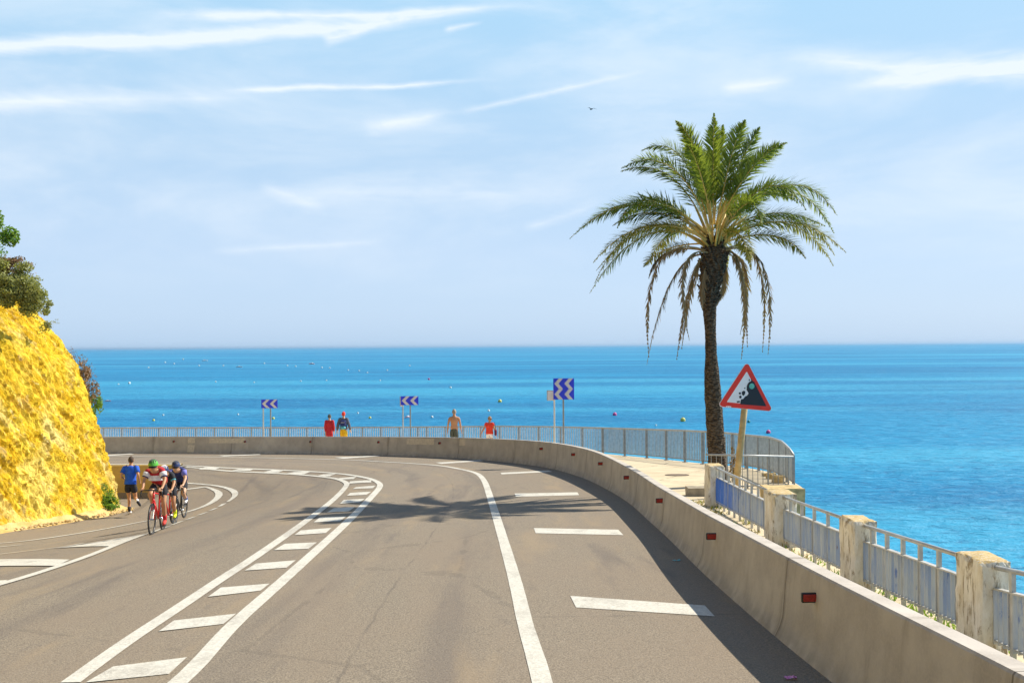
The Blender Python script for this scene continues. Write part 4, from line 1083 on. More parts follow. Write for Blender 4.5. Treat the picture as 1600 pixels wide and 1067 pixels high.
flat_px('maker_mark', [cpx(q) for q in ([(128, 424), (140, 428), (138, 434), (128, 430)], [(144, 430), (158, 436), (156, 442), (144, 437)], [(176, 428), (186, 426), (186, 440), (178, 438)], [(190, 427), (203, 427), (203, 441), (190, 441)], [(206, 428), (216, 431), (215, 441), (206, 441)])], SY - .1 - .008, M_signwhite, pl_, wo)

# ------------------------------------------------------------------ chevron signs
def chevron_sign(px, Y, wpx, ytop, ybot, rows_, posts_, label, side=None):
    c = at(px, (ytop + ybot) / 2, Y); base_ = Vector((c.x, Y, W(c.x, Y)))
    o = empty('chevron_sign', base_); tag(o, label, 'road sign', 'blue chevron bend signs along the outer edge of the curve')
    wd = wpx / F * Y; hh = (ybot - ytop) / F * Y; z0 = c.z - base_.z - hh / 2
    m_ = MB(); m_.box((0, 0, z0 + hh / 2), (wd, .025, hh), 0, None, .004); pb_ = m_.build('sign_plate', M_signblue, o)
    m_ = MB(); ch = hh / rows_; n_ = 2
    for r_ in range(rows_):
        zc = z0 + ch * (r_ + .5); hc = ch * .49; a = ch * .5 if rows_ == 1 else ch * .42; tw = wd * .20
        for q in range(n_):
            x0 = -wd / 2 + wd * (.05 + .48 * q)
            for s_ in (1, -1):
                P = [(x0, zc), (x0 + tw, zc), (x0 + tw + a, zc + s_ * hc), (x0 + a, zc + s_ * hc)]
                P = [(max(-wd / 2 + .01, min(wd / 2 - .01, x)), z) for x, z in P]
                if s_ < 0: P = P[::-1]
                m_.add([(x, -.0145, z) for x, z in P] + [(x, -.012, z) for x, z in P], ((0, 1, 2, 3), (0, 4, 5, 1), (1, 5, 6, 2), (2, 6, 7, 3), (3, 7, 4, 0)))
    m_.build('chevrons', M_signgrey, pb_)
    for (pp, mt, top) in posts_:
        x = at(pp, 650, Y).x - c.x; zt = at(pp, top, Y).z - base_.z
        m_ = MB(); m_.box((x, .05, zt / 2), (.055, .055, zt), 0, None, .008); m_.build('post', mt, o)
    if side:
        m_ = MB(); a, b, yt, yb = side; A = at(a, yt, Y).x - c.x; Bx = at(b, yt, Y).x - c.x; zt = at(a, yt, Y).z - base_.z; zb = at(a, yb, Y).z - base_.z
        m_.box(((A + Bx) / 2, .10, (zt + zb) / 2), (Bx - A, .022, zt - zb), 0, None, .004); bk = m_.build('side_plate', M_signwhite, o)
        m_ = MB(); m_.box(((A + Bx) / 2 - .02, .086, zt - .012), (Bx - A - .05, .004, .02)); m_.box((A + .012, .086, (zt + zb) / 2), (.02, .004, zt - zb - .01)); m_.build('plate_rim', M_galv, bk)
    return o
chevron_sign(421, 48.6, 25.5, 624, 637.5, 1, [(411, M_galvl, 628), (422.5, M_galv, 628)], 'blue double chevron sign on two posts, farthest left above the barrier')
chevron_sign(640, 45.5, 27.5, 618.8, 632.8, 1, [(629.5, M_galvl, 622), (641, M_galv, 622)], 'blue double chevron sign on two posts between the backpacker and the shirtless man', side=(624.3, 628, 619.5, 635))
chevron_sign(880.8, 34.6, 32.5, 591, 624, 2, [(866.3, M_white, 612), (880.5, M_galv, 600)], 'largest blue chevron sign, double height zigzag, with a small white plate beside it', side=(854.5, 866, 610, 626))

# ------------------------------------------------------------------ buoys and boats on the sea
def sea_at(px, py):
    d = ray(px, py); t = (SEA - CAM.z) / d.z; return CAM + d * t
BM = {c: mat('buoy_' + c, col=v, rough=.4) for c, v in {'yellow': (.75, .68, .12), 'white': (.85, .85, .80), 'pink': (.75, .10, .30), 'teal': (.02, .28, .25), 'orange': (.80, .20, .05)}.items()}
M_rope = mat('rope', col=(.3, .25, .15), rough=.9)
def buoy(px, py, dia_px, colr, label, grp):
    p = sea_at(px, py + dia_px * .4); r_ = dia_px / 2 / F * p.y; o = empty('buoy', p); tag(o, label, 'buoy', grp)
    m_ = MB(); m_.ball((0, 0, r_ * .6), (r_, r_, r_ * .95), 0, 2); m_.torus((0, 0, r_ * .25), (0, 0, 1), r_ * .93, r_ * .1, 16, 5); m_.build('float', BM[colr], o, True)
    m_ = MB(); m_.torus((0, 0, r_ * 1.62), (0, 1, 0), r_ * .14, r_ * .05, 10, 5); m_.tube([(0, 0, r_ * 1.4), (0, 0, r_ * 1.56)], r_ * .08, 6); m_.build('mooring_eye', M_galv, o, True)
BM['pink'].node_tree.nodes['Principled BSDF'].inputs['Roughness'].default_value = .6
GB = 'mooring buoys scattered on the sea'
for a in [(781, 626, 6, 'yellow', 'pale yellow buoy above the woman in red'), (960.5, 646.5, 6.5, 'pink', 'pink buoy between the tall chevron sign and the palm trunk'), (1067, 655, 8, 'yellow', 'largest cream buoy just left of the palm trunk'),
          (1025, 664, 3, 'white', 'tiny white buoy just above the curved railing'), (1200.5, 674, 7, 'pink', 'pink buoy above the right end of the curved railing'), (1170, 658, 5, 'teal', 'dark teal buoy right of the warning sign pole'),
          (427, 653, 4.5, 'yellow', 'yellow green buoy right behind the leftmost chevron sign'), (578, 652, 4, 'yellow', 'small yellow green buoy right of the backpacker'), (559, 645, 3, 'white', 'small white buoy above right of the backpacker'),
          (675, 651, 4, 'white', 'small white buoy right of the middle chevron sign'), (763.5, 641, 4, 'white', 'small white buoy directly above the woman in red'), (240, 656, 4, 'yellow', 'small yellow buoy above the barrier near the cliff'),
          (255, 648, 3, 'white', 'small white buoy upper right of the yellow one near the cliff'), (372, 647, 3, 'white', 'small white buoy left of the leftmost chevron sign'), (704, 605, 3.5, 'white', 'white buoy upper left of the pale yellow one'),
          (670, 592, 3.5, 'pink', 'small pink buoy far out in the middle of the sea'), (202, 598, 4, 'white', 'white marker buoy nearest to the brown bush on the cliff edge')]:
    buoy(*a, GB)
for (x, y) in [(232, 574), (258, 566), (272, 568), (286, 561), (311, 571), (349, 571), (413, 567.5), (449, 571), (462, 572), (503, 574), (515, 574.5), (544, 578), (561, 579), (574, 582), (594, 594), (337, 596), (397, 597), (470, 595), (605, 578), (640, 571), (185, 600), (510, 594)]:
    buoy(x, y, 2.4, 'white', 'tiny white speck of a buoy far out on the left part of the sea', GB)
M_hull = mat('boat_white_gelcoat', col=(.85, .85, .82), rough=.3); M_hullp = mat('boat_pink', col=(.70, .35, .38), rough=.4); M_glass = mat('boat_dark_glass', col=(.03, .05, .07), rough=.1)
def boat(px, py, len_px, label, hm=M_hull, rot=0.0):
    p = sea_at(px, py); Ln = len_px / F * p.y; o = empty('boat', p, rot); tag(o, label, 'boat', 'small boats on the sea')
    m_ = MB(); secs = [(-.5, .13, .13), (-.25, .16, .12), (.1, .16, .13), (.35, .09, .16), (.5, .005, .19)]
    for (x, hw, hz) in secs:
        for (yy, zz) in ((-hw, hz), (-hw * .7, 0.02), (0, -.04), (hw * .7, .02), (hw, hz), (0, hz * .9)): m_.v.append((x * Ln, yy * Ln, zz * Ln))
    for i in range(4):
        for j in range(6): a = i * 6 + j; b = i * 6 + (j + 1) % 6; m_.face((a, a + 6, b + 6, b))
    m_.face((0, 1, 2, 3, 4, 5)); m_.build('hull', hm, o)
    m_ = MB(); m_.box((-.05 * Ln, 0, .19 * Ln), (.3 * Ln, .2 * Ln, .13 * Ln), 0, None, .02 * Ln); m_.build('cabin', M_hull, o)
    m_ = MB(); m_.box((.11 * Ln, 0, .215 * Ln), (.03 * Ln, .16 * Ln, .05 * Ln)); m_.build('windscreen', M_glass, o)
boat(374, 574, 10, 'white motor boat, brightest on the left part of the sea'); boat(320, 564, 9, 'faint grey white boat left of the brightest boat', rot=.3)
boat(487, 569, 9, 'small pinkish white boat right of the brightest boat', M_hullp, 2.8); boat(168.5, 627, 9, 'small pale pink boat beside the cliff edge', M_hullp, .2); boat(637.5, 652.5, 13, 'pink and white dinghy behind the posts of the middle chevron sign', M_hullp, 1.0)

# ------------------------------------------------------------------ litter
M_wrap = mat('pink_wrapper', col=(.75, .25, .5), rough=.4, var=.4, vscale=60); M_tealglass = mat('teal_plastic', col=(.05, .35, .38), rough=.3, var=.3, vscale=50)
def litter(px, py, s_, mt, label, name):
    p = onG(px, py, .006); rs = random.Random(int(px)); m_ = MB(); K = 6
    for i in range(K + 1):
        for j in range(4): m_.v.append((p.x + s_ * (i / K - .5), p.y + s_ * .5 * (j / 3 - .5), p.z + .004 + rs.random() * .018))
    for i in range(K):
        for j in range(3): a = i * 4 + j; m_.face((a, a + 4, a + 5, a + 1))
    tag(m_.build(name, mt), label, 'litter')
litter(1235, 1060, .10, M_wrap, 'pink and white wrapper lying in the shadow by the barrier foot', 'crumpled_wrapper')
litter(1057, 876, .11, M_tealglass, 'teal scrap of plastic lying at the barrier foot', 'plastic_scrap')

# ------------------------------------------------------------------ seabird
bp3 = at(924, 171, 90); bd = empty('seabird', bp3, .5); tag(bd, 'tiny dark seabird flying high in the sky left of the palm', 'bird')
mb = MB(); mb.ball((0, 0, 0), (.07, .22, .06), 0, 2)
for s_ in (-1, 1): mb.add([(0, .08, .02), (s_ * .28, .1, .14), (s_ * .62, -.06, .02), (s_ * .28, -.04, .12), (0, -.08, .02)], ((0, 1, 3, 4), (1, 2, 3)))
mb.add([(0, -.18, 0), (-.07, -.34, 0), (.07, -.34, 0)], ((0, 1, 2),)); mb.build('body', mat('seabird_feathers', col=(.12, .12, .13), rough=.8), bd)

# ------------------------------------------------------------------ people
def skin_mesh(V, E, Rd, sub=2):
    """grow one continuous surface round a skeleton; returns verts, faces"""
    me = bpy.data.meshes.new('tmp'); me.from_pydata([tuple(v) for v in V], E, []); me.update()
    o = bpy.data.objects.new('tmp', me); C.objects.link(o)
    mo = o.modifiers.new('Skin', 'SKIN'); mo.use_smooth_shade = True; mo.branch_smoothing = .3
    for i, r_ in enumerate(Rd):
        sv = me.skin_vertices[0].data[i]; sv.radius = (r_, r_) if not hasattr(r_, '__len__') else r_; sv.use_root = (i == 0)
    if sub: s_ = o.modifiers.new('Sub', 'SUBSURF'); s_.levels = sub; s_.render_levels = sub
    bpy.context.view_layer.update()
    dg = bpy.context.evaluated_depsgraph_get(); ev = o.evaluated_get(dg); m2 = ev.to_mesh()
    vs_ = [v.co.copy() for v in m2.vertices]; fs = [tuple(p.vertices) for p in m2.polygons]; ev.to_mesh_clear()
    bpy.data.objects.remove(o); bpy.data.meshes.remove(me)
    return vs_, fs
def skin_part(name, V, E, Rd, mt, parent, sub=2, extra=None):
    vs_, fs = skin_mesh(V, E, Rd, sub); m_ = MB(); m_.add(vs_, fs)
    if extra: extra(m_)
    return m_.build(name, mt, parent, True)
def chain(V, E, Rd, start, pts, rad):
    """append a chain of joints after vertex start; returns index of the last one"""
    i = start
    for p, r_ in zip(pts, rad):
        V.append(Vector(p)); Rd.append(r_)
        if i is not None: E.append((i, len(V) - 1))
        i = len(V) - 1
    return i
SKIN = mat('skin_tanned', col=(.52, .26, .13), rough=.55, var=.08); SKIN2 = mat('skin_light', col=(.62, .36, .22), rough=.55, var=.08)
def cloth(name, col, var=.15): return mat(name, col=col, rough=.85, var=var, vscale=14, bump=.3, bscale=30)
K = {n_: cloth(n_ + '_fabric', c) for n_, c in {'blue': (.01, .10, .58), 'black': (.014, .015, .022), 'red': (.55, .02, .03), 'navy': (.02, .03, .14), 'violet': (.20, .20, .62), 'white': (.80, .78, .80),
     'yellow': (.80, .48, .01), 'grey': (.10, .12, .17), 'bright_red': (.80, .05, .02), 'dark_green': (.08, .09, .07), 'teal': (.10, .42, .50), 'royal': (.02, .12, .45)}.items()}
HAIRB = mat('hair_brown', col=(.06, .035, .02), rough=.8); HAIRG = mat('hair_grey', col=(.34, .28, .22), rough=.8); HAIRY = mat('hair_blonde', col=(.45, .30, .12), rough=.8)
def person(name, loc, rotz, J, label, skin, build_up, scale=1.0):
    e = empty(name, loc, rotz); e.scale = (scale,) * 3; tag(e, label, 'person')
    J = {k_: Vector(v) for k_, v in J.items()}
    V, E, Rd = [J['pelvis']], [], [.105]
    ch = chain(V, E, Rd, 0, [J['waist'], J['chest'], J['neck']], [.105, .125, .06])
    chest_i = ch - 1
    head_i = chain(V, E, Rd, ch, [J['neck'].lerp(J['head'], .45), J['head']], [.052, .066])
    for s_ in 'LR':
        a = chain(V, E, Rd, chest_i, [J['sh' + s_], J['sh' + s_].lerp(J['el' + s_], .5), J['el' + s_], J['el' + s_].lerp(J['wr' + s_], .4), J['wr' + s_]], [.062, .050, .040, .038, .026])
        hd = J.get('hand' + s_, (J['wr' + s_] - J['el' + s_])).normalized()
        sd_ = J.get('thumb' + s_, Vector((0, 1, 0))); sd_ = (sd_ - hd * sd_.dot(hd)).normalized(); pn = hd.cross(sd_)
        pm = chain(V, E, Rd, a, [J['wr' + s_] + hd * .045, J['wr' + s_] + hd * .085], [.026, .027])
        for q, (off, ln) in enumerate(((.028, .070), (.010, .082), (-.009, .076), (-.027, .058))):
            b0_ = J['wr' + s_] + hd * .095 + sd_ * off
            chain(V, E, Rd, pm, [b0_, b0_ + hd * ln * .5 + pn * .008, b0_ + hd * ln * .85 + pn * .028], [.0095, .0085, .0075])
        tb = J['wr' + s_] + hd * .04 + sd_ * .03
        chain(V, E, Rd, pm - 1, [tb, tb + hd * .035 + sd_ * .018], [.011, .009])
        k_ = chain(V, E, Rd, 0, [J['hip' + s_], J['hip' + s_].lerp(J['kn' + s_], .5), J['kn' + s_], J['kn' + s_].lerp(J['an' + s_], .35), J['an' + s_]], [.088, .074, .052, .052, .036])
        chain(V, E, Rd, k_, [J['toe' + s_]], [.032])
    fd = J.get('face', Vector((0, 1, 0))).normalized(); upv = (J['head'] - J['neck']).normalized(); upv = (upv - fd * upv.dot(fd)).normalized(); sv = fd.cross(upv)
    Mh = Matrix((sv, fd, upv)).transposed(); hc = J['head']
    def head_geo(m_):
        bm = bmesh.new(); bmesh.ops.create_icosphere(bm, subdivisions=3, radius=1); bm.verts.index_update(); P = []
        for v in bm.verts:
            x, y, z = v.co; kx = .076 * (1 - .22 * max(0, -z) - .05 * max(0, y)); ky = .098; kz = .118
            q = Vector((x * kx, y * ky * (1 - .12 * max(0, -z)), z * kz))
            if y > .3 and -.75 < z < -.2: q.y += .006 * (1 - abs(x))
            if y > .6: 
                e1 = math.exp(-(((abs(q.x) - .032) / .014) ** 2 + ((q.z - .012) / .012) ** 2)); q.y -= .012 * e1
                mo_ = math.exp(-((q.x / .024) ** 2 + ((q.z + .058) / .006) ** 2)); q.y -= .006 * mo_
            P.append(hc + Mh @ q)
        m_.add(P, [[v.index for v in f.verts] for f in bm.faces]); bm.free()
        nb_ = [Vector((0, .088, .012)), Vector((-.016, .090, -.03)), Vector((.016, .090, -.03)), Vector((0, .118, -.026))]
        m_.add([hc + Mh @ q for q in nb_], ((0, 1, 3), (0, 3, 2), (1, 2, 3)))
        for s2 in (-1, 1): m_.ball(hc + Mh @ Vector((s2 * .077, -.005, -.005)), (.012, .02, .03), 0, 1)
    skin_part('body', V, E, Rd, skin, e, 1, lambda m_: (torso_loft(m_, J, 0, -.008), head_geo(m_)))
    build_up(e, J, Mh, hc); return e
def torso_loft(m_, J, low=0.0, grow=.0, hem=(.165, .118), top=True, x0=None):
    X = (J['shR'] - J['shL']); X = X.normalized() if X.x > 0 else -X.normalized()
    hemp = J['pelvis'].lerp(J['waist'], -low); w0 = J['pelvis'].lerp(J['waist'], .35)
    shm = (J['shL'] + J['shR']) / 2; sw_ = (J['shL'] - J['shR']).length / 2
    secs = [(hemp, hem[0], hem[1]), (w0, .155, .112), (J['waist'], .142, .104), (J['waist'].lerp(J['chest'], .55), .158, .114), (J['chest'], .172, .118),
            (J['chest'].lerp(shm, .62), sw_ - .005, .100), (shm.lerp(J['neck'], .25), sw_ * .80, .082), (shm.lerp(J['neck'], .62), .085, .066), (J['neck'].lerp(J['head'], .08), .058, .058)]
    if not top: secs = secs[:-1]
    rows_ = []; kk_ = 20; o_ = len(m_.v)
    cs = catmull([Vector((i, a, b)) for i, (p, a, b) in enumerate(secs)], .34)
    for c in cs:
        i = min(int(c.x), len(secs) - 2); t = c.x - i; p = secs[i][0].lerp(secs[i + 1][0], t); T = (secs[i + 1][0] - secs[i][0]).normalized(); Dp = X.cross(T).normalized()
        for q in range(kk_):
            a = 2 * math.pi * q / kk_; ca_, sa_ = math.cos(a), math.sin(a)
            ca_ = math.copysign(abs(ca_) ** .85, ca_); sa_ = math.copysign(abs(sa_) ** .85, sa_)
            m_.v.append(tuple(p + X * ca_ * (c.y + grow) + Dp * sa_ * (c.z + grow)))
    for i in range(len(cs) - 1):
        for q in range(kk_): a = o_ + i * kk_ + q; b = o_ + i * kk_ + (q + 1) % kk_; m_.face((a, b, b + kk_, a + kk_))
    m_.face([o_ + q for q in range(kk_)][::-1])
def torso_cloth(e, J, mt, name, mats_=None, sleeve=.62, low=0.0, r_=.022, hemr=.13, zbot=None):
    m_ = MB(); torso_loft(m_, J, low, r_ * .55, (hemr + .04, hemr - .004), top=False)
    for s_ in 'LR':
        a, b, w_ = J['sh' + s_], J['el' + s_], J['wr' + s_]; c_ = (J['shL'] + J['shR']) / 2
        P = [a.lerp(c_, .35), a, a.lerp(b, .35), a.lerp(b, min(1, sleeve))]; rd = [.07 + r_ * .5, .064 + r_ * .5, .056 + r_ * .6, .052 + r_ * .6]
        if sleeve >= 1: P += [b.lerp(w_, .5), b.lerp(w_, .95)]; rd += [.046 + r_ * .4, .038 + r_ * .3]
        m_.tube(P, rd, 12)
    return m_.build(name, mt, e, True)
def leg_cloth(e, J, mt, name, leg=.7, r_=.02, sub=2):
    V = [J['pelvis']]; E = []; Rd = [.112 + r_]
    chain(V, E, Rd, 0, [J['pelvis'].lerp(J['waist'], .55)], [.110 + r_ * .7])
    for s_ in 'LR':
        if leg <= 1: pts = [J['hip' + s_], J['hip' + s_].lerp(J['kn' + s_], leg * .5), J['hip' + s_].lerp(J['kn' + s_], leg)]; rd = [.092 + r_, .084 + r_, .074 + r_]
        chain(V, E, Rd, 0, pts, rd)
    return skin_part(name, V, E, Rd, mt, e, sub)
def shoe(e, J, s_, mt, up_=0.0, sock=None):
    a, t = J['an' + s_], J['toe' + s_]; d = (t - a); V = [a + Vector((0, 0, -.01)) - d * .25]; E = []; Rd = [.042]
    chain(V, E, Rd, 0, [a.lerp(t, .45) + Vector((0, 0, -.008)), t, t + d.normalized() * .05], [.043, .040, .026])
    o = skin_part('shoe', V, E, Rd, mt, e, 2)
    if sock:
        c = J['kn' + s_]; m_ = MB(); m_.tube([a.lerp(c, -.02), a.lerp(c, .15), a.lerp(c, .32)], [.040, .045, .052], 10); m_.build('sock', sock, e, True)
    return o
def hair(e, Mh, hc, mt, size=1.0, name='hair', dz=.012, back=-.012):
    bm = bmesh.new(); bmesh.ops.create_icosphere(bm, subdivisions=3, radius=1); P = []; bm.verts.index_update(); keep = set()
    for v in bm.verts:
        x, y, z = v.co; q = Vector((x * .083 * size, y * .103 * size + back, z * .122 * size + dz)); q += q.normalized() * .006 * noise.noise(v.co * 6)
        P.append(hc + Mh @ q)
        if z > .25 + .55 * y - .1 or (y < -.15 and z > -.62): keep.add(v.index)
    fs = [[v.index for v in f.verts] for f in bm.faces if all(v.index in keep for v in f.verts)]; bm.free()
    m_ = MB(); m_.add(P, fs); return m_.build(name, mt, e, True)

# walkers: local frame, facing +y
def walker(step=.25, arm=.12, splay=.06, shw=.17, hipw=.09):
    return dict(pelvis=(0, 0, .95), waist=(0, .01, 1.12), chest=(0, .0, 1.32), neck=(0, 0, 1.475), head=(0, .03, 1.625), face=(0, 1, 0),
        shL=(-shw, 0, 1.40), elL=(-shw - splay, -arm * .5, 1.13), wrL=(-shw - splay * 1.5, arm * .4, .89), shR=(shw, 0, 1.40), elR=(shw + splay, arm * .3, 1.13), wrR=(shw + splay * 1.5, arm, .90),
        hipL=(-hipw, 0, .90), knL=(-hipw, step * .5, .50), anL=(-hipw, step * .6, .085), toeL=(-hipw - .01, step * .6 + .13, .045),
        hipR=(hipw, 0, .90), knR=(hipw, -step * .15, .49), anR=(hipw, -step, .12), toeR=(hipw + .01, -step + .12, .045))
def put(px, Y, g=W): p = at(px, 700, Y); return Vector((p.x, Y, g(p.x, Y)))
def fit_scale(px, top, loc, h=1.742):
    return (at(px, top, loc.y).z - loc.z) / h

# jogger
pj = onG(204, 803); J = dict(pelvis=(0, 0, .93), waist=(0, .02, 1.10), chest=(0, .05, 1.31), neck=(0, .07, 1.465), head=(.0, .10, 1.615), face=(0, 1, 0),
    shL=(-.175, .04, 1.395), elL=(-.26, -.10, 1.16), wrL=(-.22, .12, 1.06), shR=(.175, .04, 1.395), elR=(.27, -.14, 1.18), wrR=(.25, .06, 1.02),
    hipL=(-.09, 0, .88), knL=(-.07, .12, .49), anL=(-.03, -.02, .085), toeL=(-.03, .11, .045), hipR=(.09, 0, .88), knR=(.13, .08, .47), anR=(.30, -.34, .43), toeR=(.37, -.37, .33))
def jog(e, J, Mh, hc):
    hair(e, Mh, hc, HAIRB); torso_cloth(e, J, K['blue'], 'shirt', r_=.03, low=.15, hemr=.125); leg_cloth(e, J, K['black'], 'shorts', .62, .028)
    shoe(e, J, 'L', K['white'], sock=K['black']); shoe(e, J, 'R', K['black'], sock=K['white'])
person('person', pj, R(6), J, 'jogger in bright blue t-shirt and black shorts running away beside the yellow cliff', SKIN, jog, fit_scale(204, 713.5, pj, 1.737))

# walkers on the promenade
loc = put(515, 46.2)
def coat(e, J, Mh, hc):
    hair(e, Mh, hc, K['dark_green'], 1.04, 'cap'); c_ = torso_cloth(e, J, K['red'], 'coat', sleeve=1.0, low=1.6, r_=.03, hemr=.125); leg_cloth(e, J, K['red'], 'trousers', 1.0, .015)
    shoe(e, J, 'L', K['black']); shoe(e, J, 'R', K['black'])
person('person', loc, R(-4), walker(.15, .06, .03), 'walker in a long red coat and dark cap, left of the backpacker', SKIN2, coat, fit_scale(515, 647.5, loc))
loc = put(537, 46.0)
def backp(e, J, Mh, hc):
    hair(e, Mh, hc, K['bright_red'], 1.04, 'cap'); torso_cloth(e, J, K['grey'], 'jacket', sleeve=1.0, low=.1, r_=.035); leg_cloth(e, J, K['yellow'], 'shorts', .9, .03)
    shoe(e, J, 'L', K['black']); shoe(e, J, 'R', K['black'])
Jb = walker(.18, .05, .09)
pb_ = person('person', loc, R(-6), Jb, 'walker in red cap, grey jacket and yellow shorts wearing a blue backpack', SKIN2, backp, fit_scale(537, 643.5, loc))
bk = empty('backpack', loc + Vector((.02, -.20, 1.02)), R(-6)); tag(bk, 'navy and pale blue backpack on the back of the walker in yellow shorts', 'backpack')
mb = MB(); mb.box((0, -.03, .20), (.27, .16, .30), 0, None, .05); mb.build('bag', K['navy'], bk)
mb = MB(); mb.box((0, -.05, .00), (.24, .17, .15), 0, None, .05); mb.build('front_pocket', K['teal'], bk)
mb = MB(); mb.box((0, -.115, .24), (.17, .03, .015), 0, None, .005); mb.build('zip', K['white'], bk)
for s_ in (-1, 1): mb = MB(); mb.tube([(s_ * .09, .03, .33), (s_ * .10, .12, .37), (s_ * .11, .22, .33), (s_ * .12, .24, .18), (s_ * .11, .08, .02)], .014, 6); mb.build('strap', K['navy'], bk, True)
loc = put(710, 42.6)
def bare(e, J, Mh, hc):
    hair(e, Mh, hc, HAIRG, 1.0); leg_cloth(e, J, K['dark_green'], 'shorts', .85, .028); shoe(e, J, 'L', K['black']); shoe(e, J, 'R', K['black'])
Jm = walker(.2, .06, .06, .185); Jm['chest'] = (0, 0, 1.31); 
person('person', loc, R(-2), Jm, 'shirtless tanned man in dark grey shorts walking away behind the barrier', SKIN, bare, fit_scale(710, 639.5, loc))
loc = put(765, 41.6)
def redtop(e, J, Mh, hc):
    hair(e, Mh, hc, HAIRY, 1.08); torso_cloth(e, J, K['bright_red'], 'top', sleeve=.12, low=.2, r_=.035); leg_cloth(e, J, K['white'], 'shorts', .45, .015); shoe(e, J, 'L', K['white']); shoe(e, J, 'R', K['white'])
    m_ = MB()
    for s2 in (-1, 1): m_.ball(hc + Mh @ Vector((s2 * .032, .092, .014)), (.027, .012, .02), 0, 1)
    m_.tube([hc + Mh @ Vector(q) for q in ((-.078, 0, .018), (-.06, .085, .018), (0, .1, .018), (.06, .085, .018), (.078, 0, .018))], .005, 5); m_.build('sunglasses', K['black'], e)
Jw = walker(.2, .06, .10, .15); Jw['face'] = (.75, -.65, -.05); Jw['head'] = (.03, -.03, 1.63); Jw['elL'] = (-.27, -.02, 1.17); Jw['wrL'] = (-.40, .0, .95)
pw = person('person', loc, R(-8), Jw, 'blonde woman in a sleeveless red top and sunglasses beside the shirtless man', SKIN, redtop, fit_scale(765, 651, loc))
hb = empty('handbag', loc + Vector((.26, -.02, .84))); tag(hb, 'dark red handbag hanging at the right side of the woman in red', 'handbag')
mb = MB(); mb.box((0, 0, .02), (.10, .26, .24), 0, None, .03); mb.build('bag', cloth('dark_red_leather', (.16, .015, .03)), hb)
mb = MB(); mb.tube([(0, -.1, .13), (-.03, -.07, .38), (-.06, 0, .46), (-.03, .07, .38), (0, .1, .13)], .009, 6); mb.build('handle', K['black'], hb, True)

